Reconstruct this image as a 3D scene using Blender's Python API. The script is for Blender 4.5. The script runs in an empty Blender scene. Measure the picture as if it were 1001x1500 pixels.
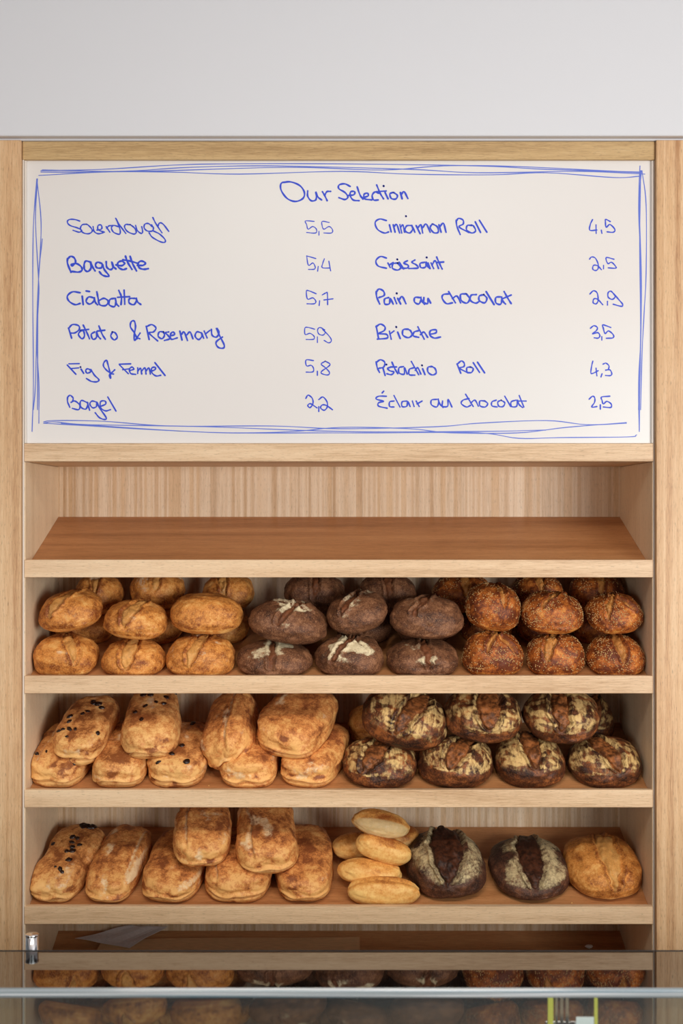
import bpy, math, random
import numpy as np
from mathutils import Vector, Matrix, Euler

# ------------------------------------------------------------------ camera, world, lights
S = 0.0016            # metres per photo pixel on the cabinet's front plane (y = 0)
D = 2.95              # camera distance to that plane
CZ = 1.75             # camera height
CX = 500.5
sc = bpy.context.scene
cam_d = bpy.data.cameras.new('camera')
cam = bpy.data.objects.new('camera', cam_d)
sc.collection.objects.link(cam)
cam.location = (0, -D, CZ)
cam.rotation_euler = (math.radians(90), 0, 0)
cam_d.sensor_fit = 'VERTICAL'
cam_d.sensor_height = 36.0
cam_d.lens = 36.0 * (D / S) / 1500.0
cam_d.dof.use_dof = True
cam_d.dof.focus_distance = D + 0.04
cam_d.dof.aperture_fstop = 6.0
cam_d.clip_start = 0.05
sc.camera = cam

world = bpy.data.worlds.new('world'); sc.world = world
world.use_nodes = True
bg = world.node_tree.nodes['Background']
bg.inputs[0].default_value = (0.90, 0.95, 1.0, 1)
bg.inputs[1].default_value = 0.13

def area(name, loc, target, sx, sy, power, col):
    d = bpy.data.lights.new(name, 'AREA'); d.shape = 'RECTANGLE'
    d.size = sx; d.size_y = sy; d.energy = power; d.color = col
    o = bpy.data.objects.new(name, d); sc.collection.objects.link(o)
    o.location = loc
    o.rotation_euler = (Vector(target) - Vector(loc)).to_track_quat('-Z', 'Y').to_euler()
    return o
area('shop_window_light', (2.45, -3.9, 1.55), (0, 0, 1.3), 2.0, 1.15, 136, (1.0, 0.99, 0.975))
area('shop_door_light', (-1.9, -4.4, 1.5), (0, 0, 1.3), 1.0, 1.1, 34, (1.0, 0.93, 0.88))
area('ceiling_lamp_light', (0.0, -1.9, 2.97), (0, -1.2, 0), 1.2, 0.3, 12, (1.0, 0.93, 0.84))

for sx_ in (-0.75, 0.0, 0.75):                       # warm ceiling spots aimed at the bread shelves
    sd = bpy.data.lights.new('track_spot_light', 'SPOT'); sd.energy = 36; sd.color = (1.0, 0.86, 0.70)
    sd.spot_size = math.radians(40); sd.spot_blend = 0.9; sd.shadow_soft_size = 0.07
    so_ = bpy.data.objects.new('track_spot_light', sd); sc.collection.objects.link(so_)
    so_.location = (sx_, -2.2, 2.95)
    so_.rotation_euler = (Vector((sx_ * 0.75, 0, 0.78)) - so_.location).to_track_quat('-Z', 'Y').to_euler()

sc.view_settings.view_transform = 'Standard'
sc.view_settings.look = 'None'
sc.view_settings.gamma = 1.0
sc.view_settings.use_curve_mapping = False
sc.view_settings.exposure = 0.0

# ------------------------------------------------------------------ helpers
def X(px, y=0.0): return (px - CX) * S * (D + y) / D
def Z(py, y=0.0): return CZ - (py - 750.0) * S * (D + y) / D

def tag(o, label=None, cat=None, group=None, kind=None):
    if label: o['label'] = label
    if cat: o['category'] = cat
    if group: o['group'] = group
    if kind: o['kind'] = kind
    return o

def link(name, me, mat=None, parent=None, smooth=False):
    o = bpy.data.objects.new(name, me)
    sc.collection.objects.link(o)
    if mat and not me.materials: me.materials.append(mat)
    if parent: o.parent = parent
    if smooth:
        me.polygons.foreach_set('use_smooth', [True] * len(me.polygons))
    return o

def empty(name, loc=(0, 0, 0)):
    o = bpy.data.objects.new(name, None); o.empty_display_size = 0.05
    sc.collection.objects.link(o); o.location = loc
    return o

class MB:
    def __init__(s): s.v = []; s.f = []
    def add(s, vs, fs):
        b = len(s.v); s.v += [tuple(v) for v in vs]; s.f += [[i + b for i in f] for f in fs]
    def box(s, x0, x1, y0, y1, z0, z1, c=0.0012):
        """box with chamfered edges"""
        import itertools
        xs = (x0, x1); ys = (y0, y1); zs = (z0, z1)
        vid = {}; vs = []
        for i, j, k in itertools.product((0, 1), repeat=3):
            for ax in range(3):
                p = [xs[i], ys[j], zs[k]]
                d = [c if i == 0 else -c, c if j == 0 else -c, c if k == 0 else -c]
                for a in range(3):
                    if a != ax: p[a] += d[a]
                vid[(i, j, k, ax)] = len(vs); vs.append(p)
        fs = []
        # main faces: normal axis ax -> verts with that ax label are ON the face
        for ax in range(3):
            o1, o2 = [(1, 2), (2, 0), (0, 1)][ax]
            for sd in (0, 1):
                loop = []
                for a, b in ((0, 0), (1, 0), (1, 1), (0, 1)):
                    key = [0, 0, 0]; key[ax] = sd; key[o1] = a; key[o2] = b
                    loop.append(vid[(*key, ax)])
                fs.append(loop if sd else loop[::-1])
        # edge faces
        for ax in range(3):
            o1, o2 = [(1, 2), (2, 0), (0, 1)][ax]
            for a in (0, 1):
                for b in (0, 1):
                    k0 = [0, 0, 0]; k1 = [0, 0, 0]
                    k0[ax] = 0; k1[ax] = 1
                    k0[o1] = k1[o1] = a; k0[o2] = k1[o2] = b
                    q = [vid[(*k0, o1)], vid[(*k1, o1)], vid[(*k1, o2)], vid[(*k0, o2)]]
                    fs.append(q if (a ^ b) else q[::-1])
        for i, j, k in itertools.product((0, 1), repeat=3):
            t = [vid[(i, j, k, 0)], vid[(i, j, k, 1)], vid[(i, j, k, 2)]]
            fs.append(t if (i + j + k) % 2 else t[::-1])
        s.add(vs, fs)
    def mesh(s, name):
        me = bpy.data.meshes.new(name); me.from_pydata(s.v, [], s.f); me.update()
        return me
    def build(s, name, mat, parent=None, smooth=False):
        return link(name, s.mesh(name), mat, parent, smooth)

def boxo(name, x0, x1, y0, y1, z0, z1, mat, parent=None, c=0.0012):
    """box whose mesh is centred on its own origin"""
    m = MB(); cx, cy, cz = (x0 + x1) / 2, (y0 + y1) / 2, (z0 + z1) / 2
    m.box(x0 - cx, x1 - cx, y0 - cy, y1 - cy, z0 - cz, z1 - cz, c)
    o = m.build(name, mat, parent); o.location = (cx, cy, cz)
    if parent: o.location = Vector((cx, cy, cz)) - parent.location
    return o

# ------------------------------------------------------------------ materials
def lin(r, g, b):
    f = lambda c: (c / 255 / 12.92) if c / 255 <= 0.04045 else ((c / 255 + 0.055) / 1.055) ** 2.4
    return (f(r), f(g), f(b), 1)

def new_mat(name):
    m = bpy.data.materials.new(name); m.use_nodes = True
    nt = m.node_tree
    return m, nt, nt.nodes['Principled BSDF']

def plain(name, col, rough=0.5, metal=0.0, **kw):
    m, nt, p = new_mat(name)
    p.inputs['Base Color'].default_value = col
    p.inputs['Roughness'].default_value = rough
    p.inputs['Metallic'].default_value = metal
    for k, v in kw.items(): p.inputs[k.replace('_', ' ')].default_value = v
    return m

def node(nt, t, **kw):
    n = nt.nodes.new(t)
    for k, v in kw.items(): setattr(n, k, v)
    return n

def ramp(nt, stops):
    r = node(nt, 'ShaderNodeValToRGB'); e = r.color_ramp.elements
    e[0].position, e[0].color = stops[0]; e[1].position, e[1].color = stops[-1]
    for p, c in stops[1:-1]:
        x = e.new(p); x.color = c
    return r

def wood(name, light, mid, dark, axis='x', rough=0.45, stripe=0.0, bands=1.0, contrast=1.0):
    """oak-like veneer: fine fibres along the axis, broad figure and dark pores"""
    m, nt, p = new_mat(name); L = nt.links.new
    tc = node(nt, 'ShaderNodeNewGeometry')
    def stretched(lo, hi):
        mp = node(nt, 'ShaderNodeMapping')
        sc_ = {'x': (lo, hi, hi), 'y': (hi, lo, hi), 'z': (hi, hi, lo)}[axis]
        mp.inputs['Scale'].default_value = sc_
        L(tc.outputs['Position'], mp.inputs['Vector']); return mp
    a = node(nt, 'ShaderNodeTexNoise'); a.inputs['Scale'].default_value = 1; a.inputs['Detail'].default_value = 5
    L(stretched(1.2, 26 * bands).outputs[0], a.inputs['Vector'])
    b = node(nt, 'ShaderNodeTexNoise'); b.inputs['Scale'].default_value = 1; b.inputs['Detail'].default_value = 3
    L(stretched(22, 520).outputs[0], b.inputs['Vector'])
    c = node(nt, 'ShaderNodeTexNoise'); c.inputs['Scale'].default_value = 1; c.inputs['Detail'].default_value = 2
    L(stretched(70, 900).outputs[0], c.inputs['Vector'])
    mx = node(nt, 'ShaderNodeMix'); mx.inputs[0].default_value = 0.42
    L(a.outputs['Fac'], mx.inputs[2]); L(b.outputs['Fac'], mx.inputs[3])
    w = 0.16 / contrast
    r = ramp(nt, [(0.5 - w, dark), (0.5, mid), (0.5 + w, light)])
    L(mx.outputs[0], r.inputs[0])
    pores = ramp(nt, [(0.30, (0, 0, 0, 1)), (0.40, (1, 1, 1, 1))])
    L(c.outputs['Fac'], pores.inputs[0])
    mul = node(nt, 'ShaderNodeMix', data_type='RGBA'); mul.blend_type = 'MULTIPLY'
    mul.inputs[0].default_value = 0.35
    L(r.outputs[0], mul.inputs[6]); L(pores.outputs[0], mul.inputs[7])
    col = mul.outputs[2]
    if stripe:
        s_ = node(nt, 'ShaderNodeTexNoise'); s_.inputs['Scale'].default_value = 1; s_.inputs['Detail'].default_value = 1
        L(stretched(0.15, 62).outputs[0], s_.inputs['Vector'])
        sr = ramp(nt, [(0.36, lin(226, 208, 186)), (0.5, (1, 1, 1, 1)), (0.64, lin(238, 222, 200))])
        L(s_.outputs['Fac'], sr.inputs[0])
        m2 = node(nt, 'ShaderNodeMix', data_type='RGBA'); m2.blend_type = 'MULTIPLY'; m2.inputs[0].default_value = stripe
        L(col, m2.inputs[6]); L(sr.outputs[0], m2.inputs[7]); col = m2.outputs[2]
    L(col, p.inputs['Base Color'])
    p.inputs['Roughness'].default_value = rough
    p.inputs['Specular IOR Level'].default_value = 0.35
    bp = node(nt, 'ShaderNodeBump'); bp.inputs['Strength'].default_value = 0.12; bp.inputs['Distance'].default_value = 0.001
    L(mx.outputs[0], bp.inputs['Height']); L(bp.outputs[0], p.inputs['Normal'])
    return m

OAK_L, OAK_M, OAK_D = lin(232, 204, 168), lin(219, 187, 150), lin(186, 150, 112)
M_lip = wood('oak_edge', OAK_L, OAK_M, OAK_D, 'x')
M_rail = wood('oak_rail_shaded', lin(212, 184, 138), lin(198, 166, 118), lin(162, 130, 86), 'x')  # oak painted darker and yellower for the shade under the bulkhead
M_post = wood('oak_post', lin(228, 196, 156), lin(214, 176, 134), lin(180, 136, 96), 'z', bands=2.0, stripe=0.5)
M_back = wood('oak_back_veneer', lin(236, 215, 188), lin(227, 202, 172), lin(198, 170, 138), 'z', stripe=0.8, bands=2.6, contrast=0.8)
M_side = wood('oak_side_veneer', lin(246, 224, 192), lin(238, 213, 178), lin(220, 192, 154), 'z', bands=0.8, contrast=0.7)
M_shelf = wood('brown_shelf_wood', lin(206, 150, 100), lin(188, 130, 82), lin(156, 102, 60), 'x', rough=0.4, bands=0.9)
M_band = plain('pale_edge_band', lin(226, 218, 208), 0.4)
M_paint = plain('white_paint', lin(215, 217, 221), 0.6)
M_bead = plain('white_bead', lin(214, 216, 220), 0.4)
M_shadow = plain('grey_gap', lin(120, 122, 126), 0.7)
M_floor = plain('timber_floor', lin(170, 130, 92), 0.5)
M_ink = plain('blue_marker_ink', lin(30, 66, 205), 0.5)
M_ink2 = plain('thin_blue_marker_ink', lin(88, 112, 210), 0.5)
M_steel = plain('chrome', lin(225, 225, 228), 0.15, 1.0)
M_white = plain('white_card', lin(235, 235, 235), 0.5)
M_yellow = plain('yellow_card_edge', lin(206, 196, 66), 0.5)

# whiteboard laminate
M_board, nt, p = new_mat('white_board_laminate')
n1 = node(nt, 'ShaderNodeTexNoise'); n1.inputs['Scale'].default_value = 1.3; n1.inputs['Detail'].default_value = 1
r1 = ramp(nt, [(0.3, lin(224, 219, 215)), (0.7, lin(227, 226, 223))])
nt.links.new(n1.outputs['Fac'], r1.inputs[0]); nt.links.new(r1.outputs[0], p.inputs['Base Color'])
p.inputs['Roughness'].default_value = 0.35

# dark polished counter top
M_stone, nt, p = new_mat('dark_polished_top')
n1 = node(nt, 'ShaderNodeTexNoise'); n1.inputs['Scale'].default_value = 60; n1.inputs['Detail'].default_value = 6
r1 = ramp(nt, [(0.35, lin(10, 8, 8)), (0.8, lin(30, 25, 22))])
nt.links.new(n1.outputs['Fac'], r1.inputs[0]); nt.links.new(r1.outputs[0], p.inputs['Base Color'])
p.inputs['Roughness'].default_value = 0.02
p.inputs['IOR'].default_value = 2.35

def glass(name, col, haze):
    m, nt, p = new_mat(name)
    out = nt.nodes['Material Output']
    tr = node(nt, 'ShaderNodeBsdfTransparent'); tr.inputs[0].default_value = col
    gl = node(nt, 'ShaderNodeBsdfGlossy'); gl.inputs['Roughness'].default_value = 0.03
    df = node(nt, 'ShaderNodeBsdfDiffuse'); df.inputs[0].default_value = (0.75, 0.8, 0.78, 1)
    fr = node(nt, 'ShaderNodeFresnel'); fr.inputs[0].default_value = 1.45
    a = node(nt, 'ShaderNodeMixShader'); b = node(nt, 'ShaderNodeMixShader')
    n1 = node(nt, 'ShaderNodeTexNoise'); n1.inputs['Scale'].default_value = 9; n1.inputs['Detail'].default_value = 4
    r1 = ramp(nt, [(0.35, (haze * .5,) * 3 + (1,)), (0.7, (haze * 1.5,) * 3 + (1,))])
    nt.links.new(n1.outputs['Fac'], r1.inputs[0]); nt.links.new(r1.outputs[0], a.inputs[0])
    nt.links.new(tr.outputs[0], a.inputs[1]); nt.links.new(df.outputs[0], a.inputs[2])
    nt.links.new(fr.outputs[0], b.inputs[0]); nt.links.new(a.outputs[0], b.inputs[1]); nt.links.new(gl.outputs[0], b.inputs[2])
    nt.links.new(b.outputs[0], out.inputs['Surface'])
    return m
M_glass = glass('display_glass', (0.88, 0.93, 0.92, 1), 0.02)

M_gedge, nt, p = new_mat('polished_glass_edge')
n1 = node(nt, 'ShaderNodeTexNoise'); n1.inputs['Scale'].default_value = 6; n1.inputs['Detail'].default_value = 5
r1 = ramp(nt, [(0.36, lin(70, 108, 126)), (0.47, lin(128, 138, 140)), (0.55, lin(150, 156, 160)), (0.66, lin(196, 204, 208))])  # blotchy blue to white colour stands in for reflections along the rim
nt.links.new(n1.outputs['Fac'], r1.inputs[0]); nt.links.new(r1.outputs[0], p.inputs['Base Color'])
p.inputs['Roughness'].default_value = 0.12

def paper(name, col):
    m, nt, p = new_mat(name)
    n1 = node(nt, 'ShaderNodeTexNoise'); n1.inputs['Scale'].default_value = 30; n1.inputs['Detail'].default_value = 4
    c2 = tuple(v * 0.8 for v in col[:3]) + (1,)
    r1 = ramp(nt, [(0.3, c2), (0.7, col)])
    nt.links.new(n1.outputs['Fac'], r1.inputs[0]); nt.links.new(r1.outputs[0], p.inputs['Base Color'])
    p.inputs['Roughness'].default_value = 0.8
    return m
M_greypaper = paper('grey_tissue_paper', lin(218, 206, 202))
M_kraft = paper('brown_kraft_paper', lin(226, 178, 128))
M_raisin = plain('raisin_skin', lin(38, 20, 14), 0.35)
M_seed = plain('sesame_seed', lin(216, 178, 118), 0.5)

def bread(name, pale, mid, dark, score, flour, speckle, spk=0.3, rough=0.55, bump=0.5, vary=1.0, streak=(90, 90, 90), famp=1.5, fgain=2.2, sdark=0.5, spec=0.35):
    """crust: bake / score / flour masks live on the mesh, fine grain in the shader"""
    m, nt, p = new_mat(name); L = nt.links.new
    tc = node(nt, 'ShaderNodeTexCoord')
    oi = node(nt, 'ShaderNodeObjectInfo')
    off = node(nt, 'ShaderNodeVectorMath', operation='ADD')
    sc3 = node(nt, 'ShaderNodeVectorMath', operation='SCALE'); sc3.inputs['Scale'].default_value = 7.0
    cb = node(nt, 'ShaderNodeCombineXYZ')
    for i in range(3): L(oi.outputs['Random'], cb.inputs[i])
    L(cb.outputs[0], sc3.inputs[0]); L(tc.outputs['Object'], off.inputs[0]); L(sc3.outputs[0], off.inputs[1])
    def att(n):
        a = node(nt, 'ShaderNodeAttribute'); a.attribute_name = n; return a.outputs['Fac']
    def noise(s, d, rough_=0.6):
        n = node(nt, 'ShaderNodeTexNoise'); n.inputs['Scale'].default_value = s; n.inputs['Detail'].default_value = d
        n.inputs['Roughness'].default_value = rough_
        L(off.outputs[0], n.inputs['Vector']); return n.outputs['Fac']
    def math_(op, a, b, clamp=False):
        n = node(nt, 'ShaderNodeMath', operation=op); n.use_clamp = clamp
        for i, v in enumerate((a, b)):
            if isinstance(v, (int, float)): n.inputs[i].default_value = v
            else: L(v, n.inputs[i])
        return n.outputs[0]
    nm = noise(38, 6); nf = noise(260, 4); nk = noise(110, 3)
    mp = node(nt, 'ShaderNodeMapping'); mp.inputs['Scale'].default_value = streak
    L(off.outputs[0], mp.inputs['Vector'])
    ns = node(nt, 'ShaderNodeTexNoise'); ns.inputs['Scale'].default_value = 1; ns.inputs['Detail'].default_value = 5
    ns.inputs['Roughness'].default_value = 0.65; L(mp.outputs[0], ns.inputs['Vector']); ns = ns.outputs['Fac']
    # bake + noise
    k = math_('ADD', att('bake'), math_('MULTIPLY', math_('SUBTRACT', nm, 0.5), 1.5 * vary))
    k = math_('ADD', k, math_('MULTIPLY', math_('SUBTRACT', nk, 0.5), 0.8 * vary))
    k = math_('ADD', k, math_('MULTIPLY', math_('SUBTRACT', nf, 0.5), 0.9 * vary), True)
    r = ramp(nt, [(0.12, pale), (0.5, mid), (0.92, dark)])
    L(k, r.inputs[0])
    col = r.outputs[0]
    def mixc(fac, a, b):
        n = node(nt, 'ShaderNodeMix', data_type='RGBA')
        if isinstance(fac, float): n.inputs[0].default_value = fac
        else: L(fac, n.inputs[0])
        L(a, n.inputs[6])
        if isinstance(b, tuple): n.inputs[7].default_value = b
        else: L(b, n.inputs[7])
        return n.outputs[2]
    # blister / bran speckle
    vo = node(nt, 'ShaderNodeTexNoise'); vo.inputs['Scale'].default_value = 430; vo.inputs['Detail'].default_value = 2
    L(off.outputs[0], vo.inputs['Vector'])
    sp = ramp(nt, [(0.56, (0, 0, 0, 1)), (0.68, (1, 1, 1, 1))]); L(vo.outputs['Fac'], sp.inputs[0])
    col = mixc(math_('MULTIPLY', sp.outputs[0], spk), col, speckle)
    # score
    s_r = ramp(nt, [(0.42, tuple(v * sdark for v in score[:3]) + (1,)), (0.58, score)]); L(math_('ADD', math_('MULTIPLY', nm, 0.5), math_('MULTIPLY', nk, 0.5)), s_r.inputs[0])
    col = mixc(att('score'), col, s_r.outputs[0])
    # flour, broken up by fine noise
    fa = att('flour')
    fl = math_('ADD', math_('SUBTRACT', fa, 0.5), math_('MULTIPLY', math_('SUBTRACT', ns, 0.5), famp))
    fl = math_('ADD', fl, math_('MULTIPLY', math_('SUBTRACT', nf, 0.5), 0.9))
    fl = math_('ADD', math_('MULTIPLY', fl, fgain), 0.5, True)
    fl = math_('MULTIPLY', fl, math_('MULTIPLY', fa, 2.5, True))
    col = mixc(math_('MULTIPLY', fl, 0.92), col, flour)
    L(col, p.inputs['Base Color'])
    p.inputs['Roughness'].default_value = rough
    p.inputs['Specular IOR Level'].default_value = spec
    b1 = node(nt, 'ShaderNodeBump'); b1.inputs['Strength'].default_value = bump; b1.inputs['Distance'].default_value = 0.0022
    h = math_('ADD', math_('MULTIPLY', nf, 0.5), math_('MULTIPLY', nm, 0.9))
    h = math_('ADD', h, math_('MULTIPLY', vo.outputs['Fac'], 0.25))
    L(h, b1.inputs['Height']); L(b1.outputs[0], p.inputs['Normal'])
    return m

BM = {
 'golden': bread('golden_crust', lin(238, 184, 108), lin(212, 138, 64), lin(132, 66, 24), lin(236, 186, 108), lin(234, 212, 176), lin(240, 192, 118), 0.40, bump=0.6, vary=0.8),
 'rye': bread('rye_crust', lin(146, 100, 68), lin(106, 66, 42), lin(62, 36, 24), lin(128, 74, 42), lin(224, 208, 170), lin(184, 138, 100), 0.5, rough=0.6, streak=(150, 150, 150), famp=2.2, fgain=1.3, bump=0.7),
 'seeded': bread('seeded_crust', lin(226, 158, 76), lin(186, 104, 42), lin(104, 48, 22), lin(220, 152, 78), lin(230, 196, 130), lin(88, 40, 18), 0.45, bump=0.6),
 'ciabatta': bread('ciabatta_crust', lin(236, 178, 106), lin(208, 134, 72), lin(140, 78, 42), lin(240, 206, 146), lin(242, 210, 164), lin(236, 186, 112), 0.10, bump=0.5, vary=1.15),
 'raisin_loaf': bread('fruit_loaf_crust', lin(236, 184, 114), lin(208, 140, 78), lin(140, 80, 40), lin(236, 202, 146), lin(240, 210, 168), lin(236, 188, 118), 0.10, bump=0.5, vary=1.1),
 'sourdough': bread('dark_sourdough_crust', lin(160, 94, 48), lin(96, 52, 28), lin(44, 24, 17), lin(172, 104, 54), lin(222, 186, 122), lin(190, 130, 80), 0.2, rough=0.5, bump=0.8, streak=(80, 20, 45), famp=3.4, fgain=1.5, sdark=0.16),
 'roll': bread('roll_crust', lin(246, 200, 122), lin(226, 158, 80), lin(156, 86, 36), lin(240, 206, 146), lin(240, 216, 178), lin(240, 200, 136), 0.08, bump=0.18, vary=0.7, sdark=0.85),
 'batard': bread('dark_batard_crust', lin(128, 82, 54), lin(88, 54, 38), lin(46, 28, 22), lin(78, 42, 24), lin(212, 192, 146), lin(150, 108, 84), 0.35, bump=0.7, streak=(150, 150, 150), famp=1.6, fgain=1.3, sdark=0.25),
}

# ------------------------------------------------------------------ numpy noise and loaf bodies
def _hash(ix, iy, iz, seed):
    h = (ix * 374761393 + iy * 668265263 + iz * 2147483647 + seed * 1274126177) & 0xFFFFFFFF
    h = ((h ^ (h >> 13)) * 1274126177) & 0xFFFFFFFF
    h = (h ^ (h >> 16)) & 0xFFFFFFFF
    return h / 4294967295.0
def vnoise(P, f, seed):
    Q = P * f + 100.0; I = np.floor(Q).astype(np.int64); F = Q - I; F = F * F * (3 - 2 * F)
    r = 0
    for dx in (0, 1):
        for dy in (0, 1):
            for dz in (0, 1):
                w = (F[:, 0] if dx else 1 - F[:, 0]) * (F[:, 1] if dy else 1 - F[:, 1]) * (F[:, 2] if dz else 1 - F[:, 2])
                r = r + w * _hash(I[:, 0] + dx, I[:, 1] + dy, I[:, 2] + dz, seed)
    return r * 2 - 1
def fbm(P, f, seed, o=4, g=0.5):
    r = 0; a = 1; t = 0
    for i in range(o):
        r = r + a * vnoise(P, f * 2 ** i, seed + i * 17); t += a; a *= g
    return r / t
def sstep(a, b, x):
    t = np.clip((x - a) / (b - a), 0, 1); return t * t * (3 - 2 * t)

_qs = {}
def quadsphere(n):
    if n in _qs: return _qs[n]
    key = {}; vs = []; fs = []
    t = np.tan(np.linspace(-1, 1, n + 1) * math.pi / 4)
    def vid(p):
        k = tuple(round(c * 1e6) for c in p)
        if k not in key: key[k] = len(vs); vs.append(p)
        return key[k]
    for ax in range(3):
        for sg in (-1, 1):
            g = np.empty((n + 1, n + 1), int)
            for i in range(n + 1):
                for j in range(n + 1):
                    p = [0, 0, 0]; p[ax] = sg; p[(ax + 1) % 3] = t[i]; p[(ax + 2) % 3] = t[j]
                    g[i, j] = vid(p)
            for i in range(n):
                for j in range(n):
                    q = [g[i, j], g[i + 1, j], g[i + 1, j + 1], g[i, j + 1]]
                    fs.append(q if sg > 0 else q[::-1])
    V = np.array(vs, float); V /= np.linalg.norm(V, axis=1)[:, None]
    _qs[n] = (V, np.array(fs)); return _qs[n]

# shape and colour character of each kind of bread
def body(kind, seed, n, leaves, par):
    N, F = quadsphere(n)
    x, y, z = N.T
    long_ = kind in ('ciabatta', 'raisin_loaf', 'roll')
    pe = par.get('p', {'ciabatta': 3.3, 'raisin_loaf': 3.3, 'roll': 2.3}.get(kind, 2.4))
    nr = (np.abs(x) ** pe + np.abs(y) ** pe + np.abs(z) ** pe) ** (1 / pe)
    P = N / nr[:, None]
    hb = par.get('hb', 0.40 if long_ else 0.30)                        # height of the widest point
    flat = np.minimum(1, np.abs(P[:, 2]) * 1.45)
    flat = np.where(flat > 0.8, 0.8 + 0.2 * np.sin((flat - 0.8) / 0.2 * math.pi / 2), flat)
    zz = np.where(P[:, 2] > 0, hb + P[:, 2] * (1 - hb), hb - flat * hb)
    U = np.stack([P[:, 0] * 0.5, P[:, 1] * 0.5, zz], 1)          # unit box body
    up = sstep(-0.15, 0.25, z)
    lump = fbm(N + seed * 3.1, 1.3, seed, 3)
    disp = 0.050 * lump
    med = fbm(N + seed, 4.0, seed + 5, 3)
    disp = disp + (0.022 if not long_ else 0.018) * med * up
    bake = np.zeros(len(N)); score = np.zeros(len(N)); flour = np.zeros(len(N))
    near = np.full(len(N), 9.0)
    groove = np.zeros(len(N))
    for (rot, off, phi0, phiL, w0, asym) in leaves:
        a = math.radians(rot)
        xr = x * math.cos(a) + y * math.sin(a); yr = -x * math.sin(a) + y * math.cos(a)
        phi = np.degrees(np.arctan2(-yr, z))        # 0 top, 90 front
        u = (phi - phi0) / phiL
        wob = 0.11 * fbm(np.stack([phi / 40, xr * 0 + seed, np.sign(xr - off)], 1), 2.2, seed + 9, 4, 0.6)
        half = w0 * np.clip(1 - np.abs(u) ** 2.0, 0, 1) ** 0.85
        d = np.abs(xr - off - wob) - half
        d = np.where(np.abs(u) > 1, 9.0, d)
        d = np.where((np.abs(u) > 0.9) & (d > 0), d + (np.abs(u) - 0.9) * 2, d)
        side = np.where(xr - off > 0, 1.0, asym)
        inside = sstep(0.0, 0.035, -d)
        fade = np.clip((1 - np.abs(u)) * 5, 0, 1)
        groove += fade * (-0.070 * np.exp(-((d + 0.024) / 0.032) ** 2) * side)
        groove += fade * 0.052 * np.exp(-((d - 0.038) / 0.040) ** 2) * side
        groove += inside * (0.055 * fbm(N * np.array([1, 0.5, 0.5]), 8, seed + 33, 3) + 0.012)
        score = np.maximum(score, inside); near = np.minimum(near, np.where(d > 0, d, 0))
    if par.get('ridge'):                             # ciabatta: folded seam running lengthwise
        for k, (off, dp) in enumerate(par['ridge']):
            wob = 0.12 * vnoise(np.stack([P[:, 1], P[:, 1] * 0 + k, P[:, 1] * 0 + seed], 1), 2.2, seed + k)
            dd = P[:, 0] - off - wob
            m = up * sstep(1.02, 0.7, np.abs(P[:, 1]))
            groove += m * dp * (-np.exp(-(dd / 0.06) ** 2) + 0.6 * np.exp(-((dd - 0.12) / 0.08) ** 2))
            flour = np.maximum(flour, 0.55 * m * np.exp(-((dd - 0.02) / 0.07) ** 2))
    if long_ and kind != 'roll':                     # pinched fold across the near end, wrinkles over the back
        fz = P[:, 2] + 0.30 + 0.16 * vnoise(np.stack([P[:, 0], P[:, 0] * 0 + seed, P[:, 0] * 0], 1), 2.6, seed + 7)
        fm = sstep(-0.55, -0.85, P[:, 1]) * sstep(1.0, 0.75, np.abs(P[:, 0]))
        groove += fm * (-0.040 * np.exp(-(fz / 0.06) ** 2) + 0.022 * np.exp(-((fz - 0.16) / 0.10) ** 2))
        flour = np.maximum(flour, 0.42 * fm * np.exp(-((fz - 0.10) / 0.08) ** 2))
        wr = fbm(np.stack([P[:, 0] * 1.2, P[:, 1] * 4.0, P[:, 2] + seed], 1), 1.6, seed + 8, 3)
        groove += 0.020 * wr * up
    disp = disp + groove
    sc_dir = np.stack([N[:, 0] * 0.5, N[:, 1] * 0.5, N[:, 2] * np.where(z > 0, 1 - hb, 0.0)], 1)
    U = U + sc_dir * disp[:, None] * 2.0
    if long_:
        wv = 1 + 0.09 * vnoise(np.stack([P[:, 1], P[:, 1] * 0, P[:, 1] * 0 + seed * 1.7], 1), 1.8, seed + 3)
        U[:, 0] *= wv
        U[:, 0] += par.get('bend', 0.0) * (P[:, 1] ** 2 - 0.4)
        hv = 1 + 0.09 * vnoise(np.stack([P[:, 1], P[:, 1] * 0 + 5, P[:, 1] * 0 + seed * 2.7], 1), 1.9, seed + 4)
        U[:, 2] *= hv
    if par.get('sag'):                               # ends droop over the loaf below
        U[:, 2] -= par['sag'] * P[:, 1] ** 2
    b1 = fbm(N + seed * 2.3, 2.4, seed + 50, 4); b2 = fbm(N * np.array([1, 1, 1]) + seed, 6.0, seed + 60, 3)
    topness = np.clip(z, 0, 1)
    if kind in ('golden', 'seeded'):
        bake = 0.42 + 0.35 * b1 + 0.15 * b2 + 0.12 * (1 - np.abs(z)) - 0.25 * (z < -0.25)
        ring = np.exp(-((near - 0.03) / 0.04) ** 2) * (near < 8) * (near > 0)
        bake += 0.30 * ring + 0.12
        if kind == 'golden':
            flour = np.maximum(flour, sstep(0.25, 0.6, fbm(N + 9 + seed, 1.6, seed + 70, 2)) * topness * 0.62)
            score *= 0.42
        else:
            bake += 0.12; score *= 0.7
    elif kind == 'rye':
        bake = 0.50 + 0.3 * b1 + 0.2 * b2
        fl = sstep(0.02, 0.42, 0.25 + fbm(N + seed, 2.0, seed + 71, 3) - near * 1.1) * sstep(0.35, 0.62, z) * (1 - score)
        flour = np.maximum(flour, fl * par.get('flour', 0.95))
        score *= 0.8
    elif kind == 'batard':
        bake = 0.62 + 0.3 * b1
        fl = sstep(0.0, 0.4, 0.62 + 0.7 * fbm(N + seed, 1.8, seed + 71, 3) - near * 1.05) * sstep(0.22, 0.5, z) * (1 - score)
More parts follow.
